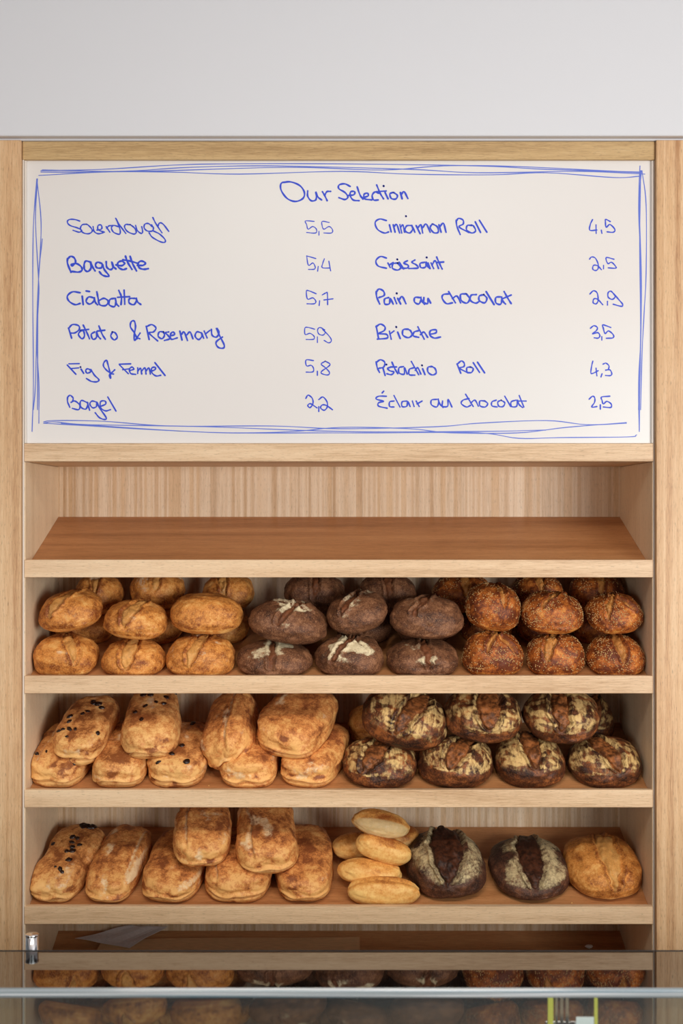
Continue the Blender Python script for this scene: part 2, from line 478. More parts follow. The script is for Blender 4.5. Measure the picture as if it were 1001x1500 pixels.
        fl *= 0.6 + 0.4 * sstep(-0.2, 0.2, b2)
        flour = np.maximum(flour, fl * 0.74)
        bake += 0.4 * sstep(0.2, 0.9, y) * score
        score *= np.clip(1.1 - 0.9 * sstep(-0.1, 0.6, y), 0.15, 1)
        bake = np.where(y > 0.1, bake + 0.35 * topness, bake)
    elif kind == 'sourdough':
        st = vnoise(np.stack([x * 2 + y * 6 + seed, z * 7, y * 2], 1), 1.6, seed + 80) + 0.5 * fbm(N + seed, 7, seed + 81, 3)
        band = sstep(-0.42, 0.12, st)
        zone = sstep(-0.05, 0.30, z + 0.35 * b1)
        fl = (0.18 + 0.44 * band) * zone * (1 - score) * sstep(1.1, 0.2, near)
        dark = sstep(0.12, 0.5, fbm(N + seed * 1.3, 2.2, seed + 90, 3))
        flour = np.maximum(flour, fl * (1 - 0.75 * dark))
        bake = 0.52 + 0.35 * b1 + 0.3 * b2 + 0.25 * dark
        score *= 0.85 * (0.75 + 0.25 * sstep(-0.3, 0.3, b2))
        bake += 0.3 * np.exp(-((near - 0.03) / 0.05) ** 2)
    elif kind in ('ciabatta', 'raisin_loaf'):
        bake = 0.36 + 0.55 * sstep(0.0, 0.6, b1) + 0.22 * b2 + 0.20 * topness - 0.25 * sstep(0.35, 0.9, -y) * (b1 < 0.35)
        fs_ = 0.62 if kind == 'ciabatta' else 0.55
        flour = np.maximum(flour, sstep(0.10, 0.6, fbm(N + 4 + seed, 2.0, seed + 70, 4)) * fs_ * sstep(-0.3, 0.1, z) * par.get('flour', 1.0))
    elif kind == 'roll':
        bake = 0.22 + 0.35 * b1 + 0.42 * topness ** 2 * par.get('brown', 1.0)
        if par.get('open'):
            score = np.maximum(score, sstep(0.15, 0.35, -y) * sstep(-0.55, -0.1, z) * 0.9)
            flour = np.maximum(flour, 0.25 * score)
    return U, F, np.clip(bake, 0, 1), np.clip(score, 0, 1), np.clip(flour, 0, 1), N

NAME = {'golden': 'golden_loaf', 'rye': 'rye_loaf', 'seeded': 'seeded_loaf', 'ciabatta': 'ciabatta_loaf',
        'raisin_loaf': 'fig_loaf', 'sourdough': 'sourdough_loaf', 'roll': 'bread_roll', 'batard': 'dark_batard_loaf'}

LIP = {1: 820, 2: 990, 3: 1157, 4: 1328, 5: 1498}
SLOPE = 0.3575; DROP = 0.0256
TH = math.atan(SLOPE)
def surf(row, y): return Z(LIP[row]) - DROP + SLOPE * y

LEAF = {
 'golden': [(0, 0.0, 8, 62, 0.20, 0.7)],
 'rye': [(0, 0.0, 25, 62, 0.16, 0.8)],
 'seeded': [(0, 0.0, 15, 55, 0.18, 0.5)],
 'sourdough': [(0, 0.0, 5, 66, 0.30, 0.9)],
 'batard': [(0, 0.02, 0, 68, 0.27, 0.8)],
 'ciabatta': [], 'raisin_loaf': [], 'roll': []}

def to_np(M): return np.array(M)
def project(W):
    d = W[:, 1] + D
    return CX + W[:, 0] * (D / S) / d, 750 - (W[:, 2] - CZ) * (D / S) / d

_count = [0]
def loaf(kind, row, bb, yc, l, label, group, h=None, rest=True, rz=0, rx=None, ry=0, leaves=None, rot=0,
         seed=None, n=44, seeds=0, raisins=None, **par):
    """bb = (x0, x1, ytop, ybottom) in photo pixels: the loaf is sized and seated so its real outline fills that box"""
    _count[0] += 1
    seed = seed if seed is not None else _count[0]
    rnd = random.Random(seed * 7 + 1)
    lv = leaves if leaves is not None else [(r + rot, o, p0, pl, w, a) for r, o, p0, pl, w, a in LEAF[kind]]
    U, F, bake, score, flour, N = body(kind, seed, n, lv, par)
    x0, x1, yt, yb = bb
    rxv = TH if rx is None else math.radians(rx)
    R = to_np(Matrix.Rotation(rxv, 3, 'X') @ Matrix.Rotation(math.radians(rz), 3, 'Z') @ Matrix.Rotation(math.radians(ry), 3, 'Y'))
    w = (x1 - x0) * S; hh = h if h else (yb - yt) * S * 0.8
    lo = yc - l / 2 * abs(math.cos(math.radians(rz)))
    ox = X((x0 + x1) / 2, yc - l * 0.3); oz = surf(row, yc) if rest else Z(yb, yc)
    ycc = yc
    for it in range(14):
        L_ = U * np.array([w, l, hh])
        W = L_ @ R.T + np.array([ox, ycc, oz])
        px, py = project(W)
        sx = (x1 - x0) / (px.max() - px.min())
        w = min(max(w * (1 + 0.8 * (sx - 1)), 0.04), 0.34)
        ox += ((x0 + x1) / 2 - (px.max() + px.min()) / 2) * S
        if rest:
            if h is None: hh = min(max(hh + (py.min() - yt) * S * 0.7, 0.045), 0.16)
            oz = surf(row, ycc) + 0.0008
        else:
            if h is None:
                hh = min(max(hh + ((yb - yt) - (py.max() - py.min())) * S * 0.7, 0.04), 0.16)
            oz += (py.max() - yb) * S
    L_ = U * np.array([w, l, hh])
    me = bpy.data.meshes.new(NAME[kind])
    me.vertices.add(len(L_)); me.vertices.foreach_set('co', L_.ravel())
    me.loops.add(F.size); me.loops.foreach_set('vertex_index', F.ravel())
    me.polygons.add(len(F)); me.polygons.foreach_set('loop_start', np.arange(0, F.size, 4))
    me.polygons.foreach_set('use_smooth', np.ones(len(F), bool))
    me.update(calc_edges=True)
    for nme, arr in (('bake', bake), ('score', score), ('flour', flour)):
        a = me.attributes.new(nme, 'FLOAT', 'POINT'); a.data.foreach_set('value', arr.astype(np.float32))
    me.materials.append(BM[kind])
    o = bpy.data.objects.new(NAME[kind], me); sc.collection.objects.link(o)
    M = Matrix.Rotation(rxv, 4, 'X') @ Matrix.Rotation(math.radians(rz), 4, 'Z') @ Matrix.Rotation(math.radians(ry), 4, 'Y')
    o.matrix_world = Matrix.Translation((ox, ycc, oz)) @ M
    tag(o, label, 'bread', group)
    if seeds:
        rs = np.random.RandomState(seed)
        c = L_[F].mean(1); nz = N[F[:, 0]]
        wgt = sstep(-0.6, 0.4, nz[:, 2]) * (0.25 + 1.2 * sstep(-0.1, 0.35, fbm(nz, 2.5, seed + 3, 2)))
        wgt *= 1 - 0.75 * score[F[:, 0]]
        ids = rs.choice(len(F), seeds, p=wgt / wgt.sum())
        A, B, C_ = L_[F[ids, 0]], L_[F[ids, 1]], L_[F[ids, 3]]
        nn = np.cross(B - A, C_ - A); nn /= np.linalg.norm(nn, axis=1)[:, None]
        t = B - A; t /= np.linalg.norm(t, axis=1)[:, None]; b = np.cross(nn, t)
        ang = rs.rand(seeds) * 6.28
        e1 = t * np.cos(ang)[:, None] + b * np.sin(ang)[:, None]; e2 = np.cross(nn, e1)
        a_, b_, c__ = 0.0019, 0.0011, 0.0008
        off = nn * 0.0003
        cc = c[ids] + off
        vs = np.stack([cc + e1 * a_, cc + e2 * b_, cc - e1 * a_, cc - e2 * b_, cc + nn * c__, cc - nn * c__], 1).reshape(-1, 3)
        fb = np.array([[0, 1, 4], [1, 2, 4], [2, 3, 4], [3, 0, 4], [1, 0, 5], [2, 1, 5], [3, 2, 5], [0, 3, 5]])
        fs = (np.arange(seeds)[:, None, None] * 6 + fb[None]).reshape(-1, 3)
        sm = bpy.data.meshes.new('seeds'); sm.from_pydata(vs.tolist(), [], fs.tolist())
        so = link('seeds', sm, M_seed, o, True); so['kind'] = 'stuff'; so['label'] = 'pale sesame seeds'
    if raisins:
        for (fx, fy, big) in raisins:                 # position on the unit footprint
            tgt = np.array([fx, fy])
            cand = np.where(N[:, 2] > 0.0)[0]
            i = cand[np.argmin(((U[cand][:, :2] * 2 - tgt) ** 2).sum(1))]
            nv = Vector(N[i] / np.array([w, l, hh])).normalized()
            mb = raisin_mesh()
            ro = link('raisin', mb, None, o)
            ro.location = Vector(L_[i]) - nv * 0.0012
            ro.rotation_euler = (nv.to_track_quat('Z', 'Y') @ Euler((0, 0, rnd.random() * 6)).to_quaternion()).to_euler()
            k = big * rnd.uniform(0.85, 1.2)
            ro.scale = (k * rnd.uniform(0.8, 1.2), k * rnd.uniform(0.5, 0.85), k * 0.55)
    return o

_rm = []
def raisin_mesh():
    if not _rm:
        V, F = quadsphere(6)
        P = V * (1 + 0.35 * fbm(V, 2.2, 4, 2))[:, None] * 0.0074
        me = bpy.data.meshes.new('raisin'); me.from_pydata(P.tolist(), [], F.tolist())
        me.polygons.foreach_set('use_smooth', [True] * len(F)); me.materials.append(M_raisin)
        _rm.append(me)
    return _rm[0]

# ------------------------------------------------------------------ the room
def struct(o): o['kind'] = 'structure'; return o
YB = 0.35                                            # back panel plane
struct(boxo('floor', -3.0, 3.0, -4.2, 0.60, -0.05, 0.0, M_floor))
struct(boxo('wall_back', -3.0, 3.0, 0.40, 0.50, 0.0, 3.08, M_paint))
struct(boxo('ceiling', -3.0, 3.0, -4.2, 0.50, 3.08, 3.15, M_paint))
BY = -0.030                                          # bulkhead face
zb = Z(203.5, 0)                                     # its lower edge
struct(boxo('wall_bulkhead', -3.0, 3.0, BY, 0.40, Z(199, BY), 3.08, M_paint, c=0.002))
struct(boxo('trim_1', -3.0, 3.0, -0.006, 0.02, Z(207, 0), Z(203.2, 0), M_bead, c=0.001))

# ------------------------------------------------------------------ the shelving cabinet
cab = empty('bakery_shelving_cabinet', (0, 0, 0))
tag(cab, 'tall built-in oak shelving cabinet with sloping bread shelves under the menu board', 'cabinet')
XL, XR = X(35.5), X(957.5)
ztop = Z(207.3)
boxo('side_post', X(-130), X(32.5), -0.012, 0.40, 0.0, ztop, M_post, cab)
boxo('side_post', X(960.3), X(1130), -0.012, 0.40, 0.0, ztop, M_post, cab)
boxo('edge_band', X(33.0), X(35.2), 0.0, 0.06, 0.0, Z(234), M_band, cab, c=0.0004)
boxo('edge_band', X(958.2), X(959.6), 0.003, 0.06, 0.0, Z(234), M_band, cab, c=0.0004)
boxo('top_rail', X(33.2), X(959.6), -0.002, 0.10, Z(234.2), ztop, M_rail, cab)
boxo('middle_rail', XL, XR, -0.001, YB, Z(676), Z(649.5), M_lip, cab)
boxo('back_panel', XL, XR, YB, YB + 0.018, 0.02, Z(660), M_back, cab)
boxo('side_panel', XL - 0.001, XL + 0.0015, 0.004, YB, 0.02, Z(676.5), M_side, cab, c=0.0003)
boxo('side_panel', XR - 0.0015, XR + 0.0003, 0.004, YB, 0.02, Z(676.5), M_side, cab, c=0.0003)
boxo('plinth', XL, XR, 0.02, 0.04, 0.0, 0.10, M_lip, cab)
for row, ly in LIP.items():
    sh = empty('shelf', (0, 0, 0)); sh.parent = cab
    th_ = 0.020
    y0, y1 = 0.012, YB - 0.001
    m = MB()
    zf, zr = surf(row, y0), surf(row, y1)
    xa, xb = XL + 0.0018, XR - 0.0018
    v = [(xa, y0, zf - th_), (xb, y0, zf - th_), (xb, y1, zr - th_), (xa, y1, zr - th_),
         (xa, y0, zf), (xb, y0, zf), (xb, y1, zr), (xa, y1, zr)]
    m.add(v, [[3, 2, 1, 0], [4, 5, 6, 7], [0, 1, 5, 4], [1, 2, 6, 5], [2, 3, 7, 6], [3, 0, 4, 7]])
    sb = m.build('shelf_board', M_shelf, sh)
    sb['label'] = 'brown sloping shelf board'
    boxo('shelf_lip', XL, XR, 0.0, 0.0175, Z(ly + 25.8), Z(ly), M_lip, sh, c=0.001)
# ledge behind the counter, below the last visible shelf: lower cupboard front
boxo('cupboard_front', XL, XR, 0.005, 0.023, 0.10, Z(LIP[5] + 27), M_lip, cab)

# ------------------------------------------------------------------ menu board and its handwriting
YM = 0.008
mbrd = empty('menu_board', (0, YM, Z(442)))
tag(mbrd, 'white menu board handwritten with blue bread names and prices', 'menu board')
boxo('board_panel', X(36.2, YM), X(957.2, YM), YM, YM + 0.012, Z(649.4, YM), Z(234.6, YM), M_board, mbrd, c=0.0006)
def strip(name, x0, x1, z0, z1):
    return boxo(name, x0, x1, 0.001, YM - 0.0002, z0, z1, M_band, mbrd, c=0.0003)
strip('board_edge', X(36.0), X(38.2), Z(649), Z(235))
strip('board_edge', X(955.4), X(957.4), Z(649), Z(235))

def catmull(pts, k=6):
    if len(pts) < 3: return [np.array(p, float) for p in pts]
    P = [np.array(p, float) for p in pts]; P = [2 * P[0] - P[1]] + P + [2 * P[-1] - P[-2]]
    out = []
    for i in range(1, len(P) - 2):
        for t in np.linspace(0, 1, k, endpoint=False):
            a, b, c, d = P[i - 1], P[i], P[i + 1], P[i + 2]
            out.append(0.5 * ((2 * b) + (-a + c) * t + (2 * a - 5 * b + 4 * c - d) * t * t + (-a + 3 * b - 3 * c + d) * t ** 3))
    out.append(P[-2]); return out

def ink(name, strokes, ox, oy, k, width, mat, lift=0.0):
    """marker strokes: slightly raised ribbons with round ends on the board's face"""
    m = MB(); yf = YM - 0.0004 - lift
    for si, st in enumerate(strokes):
        yf = YM - 0.0004 - lift - 0.00004 * si
        if len(st) == 1: st = [st[0], (st[0][0] + 0.3 * k, st[0][1] + 0.5 * k)]; wd = width * 1.15
        else: wd = width
        pts = catmull(st) if len(st) > 2 else [np.array(q, float) for q in st]
        pts = [np.array([ox + q[0] / k, oy + q[1] / k]) for q in pts]
        W = [Vector((X(q[0], yf), 0, Z(q[1], yf))) for q in pts]
        n = len(W); half = wd * S / 2
        vs = []
        for i, q in enumerate(W):
            a = W[max(i - 1, 0)]; b = W[min(i + 1, n - 1)]
            t = (b - a); t = t.normalized() if t.length > 1e-9 else Vector((1, 0, 0))
            nn = Vector((-t.z, 0, t.x))
            s_ = half * (0.86 + 0.14 * math.sin(i * 0.9 + len(m.v)))
            for sg in (-1, 1): vs.append((q.x + nn.x * s_ * sg, yf - 4e-6 * i, q.z + nn.z * s_ * sg))
            for sg in (-1, 1): vs.append((q.x + nn.x * s_ * sg, YM, q.z + nn.z * s_ * sg))
        fs = []
        for i in range(n - 1):
            a, b = i * 4, i * 4 + 4
            fs += [[a, a + 1, b + 1, b], [a + 2, a, b, b + 2], [a + 1, a + 3, b + 3, b + 1]]
        m.add(vs, fs)
        for q in (W[0], W[-1]):                      # round caps
            c = [(q.x + math.cos(t) * half * 0.9, yf - 0.00004 - 4e-6 * n, q.z + math.sin(t) * half * 0.9) for t in np.linspace(0, 2 * math.pi, 9)[:-1]]
            m.add(c, [list(range(8))])
    me = m.mesh(name)
    o = link(name, me, mat, mbrd); o.location = -Vector(mbrd.location)
    return o

K1, K2, K4, K8 = 1001 / 180, 1001 / 250, 1001 / 220, 1500 / 260
KR1, KR2 = 1001 / 120, 1500 / 190
W_ = [
 # heading
 ('written_heading', 400, 250, K4, 2.9, [
  [(90,75),(55,85),(55,130),(95,185),(150,205),(200,185),(210,145),(180,100),(120,75),(65,78)],
  [(232,135),(232,170),(255,200),(285,195),(290,165),(285,140),(300,175),(325,195)],
  [(330,140),(345,165),(362,200)],[(345,165),(360,140),(385,138)],
  [(515,105),(480,88),(442,95),(440,120),(480,145),(500,175),(480,192),(440,180)],
  [(505,165),(540,160),(545,140),(520,140),(515,165),(535,195),(575,200)],[(562,108),(580,160),(600,190)],
  [(598,180),(635,168),(630,150),(608,158),(612,187),(660,195)],[(705,150),(680,142),(662,165),(672,195),(702,195)],
  [(692,95),(715,150),(738,188)],[(690,140),(755,135)],[(748,145),(768,188)],[(738,101)],
  [(800,145),(780,155),(790,185),(820,188),(830,165),(805,145)],[(850,145),(862,188)],[(855,160),(875,140),(900,185)]]),
 # left column
 ('written_word', 90, 305, K1, 2.3, [
  [(150,105),(110,92),(65,92),(48,112),(70,140),(130,160),(165,180),(145,195),(95,180)],
  [(205,130),(170,135),(155,165),(175,198),(220,208),(250,190),(245,165),(215,135),(200,130)],
  [(258,150),(268,190),(300,208),(340,200)],[(290,178),(328,168),(325,138),(300,140),(300,175),(350,195)],
  [(365,150),(395,195)],[(370,165),(385,145),(415,140)],
  [(465,150),(425,140),(408,160),(425,195),(470,212),(480,190),(468,140),(443,82)],[(443,82),(470,130),(525,205)],
  [(560,135),(525,132),(515,155),(540,190),(590,210),(610,195),(595,160),(560,132)],
  [(605,140),(618,180),(650,205),(662,190),(655,150)],
  [(740,150),(710,125),(680,130),(675,160),(700,185),(740,185),(750,160),(735,135)],
  [(750,185),(800,210),(845,255),(840,278),(800,270),(740,235),(715,200)],
  [(745,75),(770,125),(820,200)],[(785,150),(800,120),(830,130),(875,188)]]),
 ('written_word', 90, 305, K1, 3.2, [
  [(50,410),(50,450),(78,522)],[(50,415),(75,392),(105,405),(115,440),(90,468),(80,460),(120,450),(160,475),(168,505),(140,520),(85,515)],
  [(240,440),(200,430),(185,460),(190,500),(215,515),(240,490),(240,445),(255,480),(275,510)],
  [(330,450),(295,440),(278,460),(290,485),(325,485),(335,460),(350,500),(385,545),(375,556),(335,545),(310,518)],
  [(365,435),(370,480),(400,500),(420,480),(410,435),(425,475),(445,495)],
  [(445,462),(490,468),(515,450),(490,430),(460,445),(465,480),(500,500),(530,492)],
  [(522,390),(540,440),(575,498)],[(560,392),(580,450),(612,510)],[(500,420),(560,430),(625,450)],
  [(620,465),(665,465),(685,445),(650,430),(625,450),(635,485),(670,497),(708,492)]]),
 ('written_word', 90, 415, K2, 3.0, [
  [(110,55),(65,50),(35,75),(45,105),(80,125),(110,118)],[(122,75),(128,125)],[(145,45),(165,48)],
  [(190,85),(160,80),(145,105),(165,122),(190,105),(192,83),(200,112),(212,126)],
  [(208,50),(215,85),(225,125),(260,130),(275,105),(250,88),(222,100)],
  [(310,88),(285,95),(280,125),(310,137),(320,110),(316,84),(322,118),(336,134)],
  [(337,42),(352,80),(350,125)],[(368,40),(372,122)],[(330,82),(400,78)],
  [(430,88),(400,90),(398,115),(425,125),(440,102),(438,84),(446,108),(466,124)]]),
 ('written_word', 90, 415, K2, 2.8, [
  [(42,262),(60,322)],[(42,265),(65,242),(100,248),(105,270),(80,290),(55,292)],
  [(115,275),(100,300),(120,325),(135,310),(130,280),(112,278)],[(128,245),(150,290),(165,325)],[(115,275),(160,270)],
  [(195,285),(175,300),(185,328),(205,318),(207,283),(214,308),(230,326)],[(220,250),(240,300),(258,328)],[(210,280),(255,275)],
  [(300,285),(290,310),(310,332),(328,315),(315,290),(298,285)],
  [(445,325),(428,290),(405,255),(410,225),(428,222),(435,255),(428,300),(430,335),(462,292)],[(440,318),(460,325)],
  [(498,252),(515,330)],[(498,255),(530,242),(555,262),(540,285),(515,292),(565,338)],
  [(600,285),(575,285),(568,310),(590,325),(605,305),(598,285)],[(630,285),(610,290),(625,305),(635,325),(605,335)],
  [(640,308),(665,300),(655,285),(640,300),(645,328),(680,320)],
  [(695,280),(708,333)],[(705,300),(720,285),(740,335)],[(737,302),(755,285),(772,325)],
  [(820,290),(795,285),(785,310),(805,330),(825,310),(822,290),(835,322)],
  [(838,280),(855,320)],[(845,297),(870,277)],[(880,270),(885,305),(910,315),(925,290),(915,265)],
  [(910,265),(930,310),(955,360),(950,380),(920,375),(908,345),(945,315)]]),
 ('written_word', 90, 520, K1, 2.6, [
  [(48,82),(118,157)],[(62,72),(145,70)],[(85,110),(140,105)],[(160,115),(182,150)],[(155,97)],
  [(240,125),(215,112),(198,125),(210,148),(240,135),(240,118),(270,165),(305,200),(290,218),(245,215),(205,192)],
  [(375,55),(365,42),(345,65),(345,95),(375,130),(408,152),(425,155)],[(372,50),(388,110),(400,165),(400,192),(392,160),(415,140),(435,120)],
  [(475,82),(545,152)],[(472,75),(565,72)],[(500,120),(555,112)],[(555,128),(590,115),(575,98),(555,115),(565,150),(605,158)],
  [(622,105),(622,150)],[(625,130),(645,108),(655,155)],[(655,130),(680,105),(690,155)],[(690,130),(712,105),(725,155)],
  [(730,132),(762,120),(765,100),(738,105),(735,140),(770,170),(810,165)],[(762,62),(845,167)]]),
 ('written_word', 90, 520, K1, 2.5, [
  [(50,345),(50,380),(68,425)],[(50,345),(70,328),(95,350),(90,378),(75,388),(110,375),(150,410),(140,445),(90,435)],
  [(205,385),(165,370),(152,395),(165,430),(200,440),(215,400),(210,385),(230,450)],
  [(290,385),(250,375),(232,400),(255,430),(285,420),(290,385),(310,430),(365,510),(350,525),(310,510),(275,470)],
  [(315,420),(360,400),(355,375),(320,380),(320,430),(360,455),(400,445)],[(378,342),(445,457)]]),
 # right column
 ('written_word', 540, 305, K4, 2.7, [
  [(120,82),(75,72),(45,95),(60,140),(105,165),(135,158)],[(140,110),(152,158)],
  [(165,110),(178,160)],[(170,125),(188,108),(208,165)],[(210,110),(222,165)],[(215,128),(230,112),(242,160)],
  [(290,115),(255,118),(245,150),(275,165),(295,140),(290,115),(310,160)],
  [(318,115),(345,170)],[(330,130),(350,110),(362,165)],[(362,130),(385,105),(412,160)],
  [(425,105),(412,130),(435,162),(465,160),(460,125),(430,105)],[(470,110),(485,160)],[(475,125),(500,100),(518,160)],[(250,52)],
  [(585,80),(590,120),(612,175)],[(585,90),(600,68),(630,78),(632,105),(605,125),(670,162)],
  [(690,115),(660,115),(655,145),(690,165),(715,150),(700,118),(685,112)],[(712,90),(748,162)],[(740,80),(790,160)]]),
 ('written_word', 540, 305, K4, 2.8, [
  [(120,332),(80,322),(50,350),(65,385),(120,400)],[(130,365),(145,395)],[(140,378),(165,362)],
  [(195,365),(165,370),(160,400),(195,412),(215,395),(195,365)],[(205,360),(235,405)],[(192,340)],
  [(260,350),(235,365),(265,380),(260,398),(225,400)],[(310,345),(290,360),(320,378),(330,398),(270,402)],
  [(375,360),(345,368),(350,395),(380,392),(386,358),(394,386),(410,402)],[(398,365),(412,402)],[(388,327)],
  [(418,365),(435,402)],[(424,380),(445,350),(468,402)],[(455,325),(475,370),(492,405)],[(455,362),(502,358)]]),
 ('written_word', 540, 415, K4, 3.0, [
  [(52,55),(55,90),(75,138)],[(52,60),(70,38),(100,52),(105,80),(70,95)],[(135,95),(108,105),(110,138),(140,135),(145,100),(165,138)],
  [(172,95),(188,135)],[(188,66)],[(195,100),(215,138)],[(203,112),(225,88),(250,135)],
  [(345,95),(310,95),(308,125),(335,138),(350,112),(348,90),(358,120),(374,140)],[(370,95),(370,125),(395,135),(398,100),(415,132)],
  [(540,70),(500,75),(492,100),(520,135),(560,130)],[(535,55),(580,130)],[(560,102),(590,85),(615,130)],
  [(650,70),(615,75),(620,115),(655,132),(675,105),(655,72)],[(720,75),(685,80),(682,115),(715,132),(740,120)],
  [(770,75),(740,85),(740,115),(775,130),(790,100),(768,75)],[(785,55),(838,142)],
  [(880,90),(850,95),(850,130),(880,140),(890,110),(886,88),(898,120),(914,138)],[(905,55),(930,100),(952,135)],[(900,100),(952,78)]]),
 ('written_word', 540, 415, K4, 2.9, [
  [(52,285),(68,370)],[(50,290),(80,272),(110,290),(105,315),(70,335),(120,340),(125,365),(60,372)],
  [(140,320),(152,372)],[(144,337),(170,318)],[(195,325),(212,368)],[(185,290)],
  [(265,305),(232,310),(230,345),(265,362),(290,345),(280,315),(255,305)],[(335,315),(305,325),(300,350),(335,360)],
  [(330,290),(372,372)],[(347,342),(370,325),(395,360)],[(410,340),(450,330),(450,310),(415,315),(410,345),(440,365),(480,358)]]),
 ('written_word', 540, 515, K2, 2.7, [
  [(45,60),(52,95),(65,122)],[(45,65),(70,48),(95,62),(90,90),(62,98)],[(85,95),(98,140)],[(105,75)],
  [(130,92),(112,98),(125,112),(150,120),(135,135),(108,130)],[(138,62),(155,100),(172,130)],[(130,90),(165,90)],
  [(205,88),(180,95),(180,125),(210,132),(212,95),(228,132)],[(265,95),(240,105),(240,135),(272,138)],
  [(252,58),(295,135)],[(275,110),(290,95),(308,132)],[(318,100),(332,135)],[(314,80)],
  [(375,88),(350,92),(350,120),(375,137),(398,125),(390,98),(368,86)],
  [(520,72),(542,127)],[(520,75),(545,55),(562,68),(560,88),(535,98),(585,125)],
  [(600,90),(578,95),(580,120),(605,122),(615,100),(598,90)],[(615,65),(652,122)],[(640,62),(682,125)]]),
 ('written_word', 540, 515, K2, 2.5, [
  [(90,232),(80,243)],[(105,262),(60,262),(45,278),(90,292),(60,300),(60,320),(110,332)],[(150,290),(125,295),(125,322),(150,325)],
  [(150,258),(185,325)],[(225,290),(198,295),(198,322),(225,320),(230,292),(245,322)],[(258,290),(268,322)],
  [(280,290),(298,322)],[(285,307),(315,290)],
  [(400,280),(370,285),(370,312),(400,325),(412,300),(408,276),(420,308),(438,328)],[(435,290),(435,320),(465,320),(468,280),(490,325)],
  [(590,275),(555,285),(545,305),(575,325),(600,315)],[(570,250),(615,322)],[(600,302),(625,285),(645,320)],
  [(685,290),(655,290),(655,318),(685,325),(700,305),(680,288)],[(750,285),(725,295),(725,318),(755,325)],
  [(780,285),(760,295),(765,320),(790,322),(800,300),(778,285)],[(800,262),(835,322)],
  [(865,285),(838,295),(840,322),(870,320),(874,284),(884,310),(904,328)],[(885,258),(912,325)],[(885,290),(925,290)]]),
 # prices
 ('written_price', 400, 250, K4, 1.7, [
  [(275,338),(218,335),(225,360),(235,390),(265,372),(290,390),(285,415),(225,412)],[(307,405),(307,430)],
  [(375,345),(330,338),(328,365),(340,390),(375,372),(398,395),(390,415),(340,415)]]),
 ('written_price', 430, 360, K8, 1.8, [
  [(190,108),(120,88),(114,94),(128,165),(165,145),(185,180),(175,198),(128,200)],[(210,175),(205,215)],[(262,110),(248,150),(245,185),(310,188)],[(300,130),(315,212)]]),
 ('written_price', 430, 360, K8, 2.0, [
  [(192,405),(130,380),(110,385),(120,450),(165,440),(190,470),(175,490),(115,490)],[(222,465),(218,505)],[(245,415),(275,398),(287,402),(290,498)],[(258,458),(335,448)]]),
 ('written_price', 430, 360, K8, 1.8, [
  [(180,705),(125,690),(98,695),(100,750),(140,740),(175,765),(170,790),(108,792)],[(203,770),(203,818)],
  [(265,710),(225,690),(205,710),(215,745),(250,755),(270,730),(245,705),(300,760),(322,800),(300,820),(260,800)]]),
 ('written_price', 430, 360, K8, 2.0, [
  [(170,970),(108,965),(112,1015),(150,1010),(170,1035),(165,1065),(108,1068)],[(203,1060),(203,1095)],
  [(270,975),(235,1000),(270,1030),(305,1070),(290,1092),(240,1080),(240,1060),(290,1025),(310,1000),(270,975)]]),
 ('written_price', 430, 360, K8, 2.3, [
  [(105,1290),(125,1262),(160,1290),(165,1335),(140,1368),(122,1350),(145,1335),(200,1370)],[(215,1360),(215,1400)],
  [(215,1300),(250,1278),(285,1320),(285,1365),(260,1390),(230,1370),(245,1345),(280,1350),(330,1385)]]),
 ('written_price', 840, 300, KR1, 2.2, [
  [(238,180),(210,240),(205,310),(290,308)],[(280,245),(282,348)],[(345,310),(352,348)],
  [(455,205),(400,178),(395,210),(405,275),(450,240),(510,300),(490,335),(415,330)]]),
 ('written_price', 840, 300, KR1, 2.1, [
  [(200,665),(225,638),(270,650),(305,720),(305,780),(275,803),(240,785),(250,740),(300,745),(345,792)],[(372,740),(372,782)],
  [(500,665),(405,645),(425,718),(470,702),(522,755),(515,775),(430,770)]]),
 ('written_price', 840, 300, KR1, 2.3, [
  [(205,1090),(250,1050),(295,1080),(305,1170),(280,1210),(245,1195),(255,1150),(300,1155),(362,1220)],[(420,1180),(420,1225)],
  [(500,1090),(460,1055),(428,1075),(430,1130),(480,1155),(515,1120),(490,1080),(560,1160),(605,1215),(590,1240),(490,1215)]]),
 ('written_price', 840, 460, KR2, 2.3, [
  [(200,165),(240,135),(280,155),(270,190),(225,230),(285,215),(310,250),(290,278),(245,275)],[(332,262),(332,300)],
  [(435,155),(345,125),(350,165),(370,225),(410,195),(465,240),(460,275),(385,280)]]),
 ('written_price', 840, 460, KR2, 2.1, [
  [(228,545),(215,600),(205,680),(230,685),(290,655)],[(265,625),(275,715)],[(335,690),(322,728)],
  [(345,580),(380,568),(415,600),(405,640),(370,650),(425,645),(448,690),(430,712),(375,710)]]),
 ('written_price', 840, 460, KR2, 2.3, [
  [(185,985),(225,950),(250,970),(248,1020),(215,1075),(275,1070)],[(315,1050),(315,1100)],
  [(425,950),(330,960),(335,1000),(350,1040),(390,1010),(440,1040),(435,1080),(350,1075)]]),
]
for nm, ox, oy, k, wd, st in W_:
    if nm == 'written_price': ink(nm, st, ox, oy, k, wd, M_ink); continue
    st = sorted(st, key=lambda q: min(a[0] for a in q)); groups = []; mxx = -1e9
    for q in st:
        if min(a[0] for a in q) - mxx > 5.0 * k: groups.append([])
        groups[-1].append(q); mxx = max(mxx, max(a[0] for a in q))
    for g in groups: ink(nm, g, ox, oy, k, wd, M_ink)
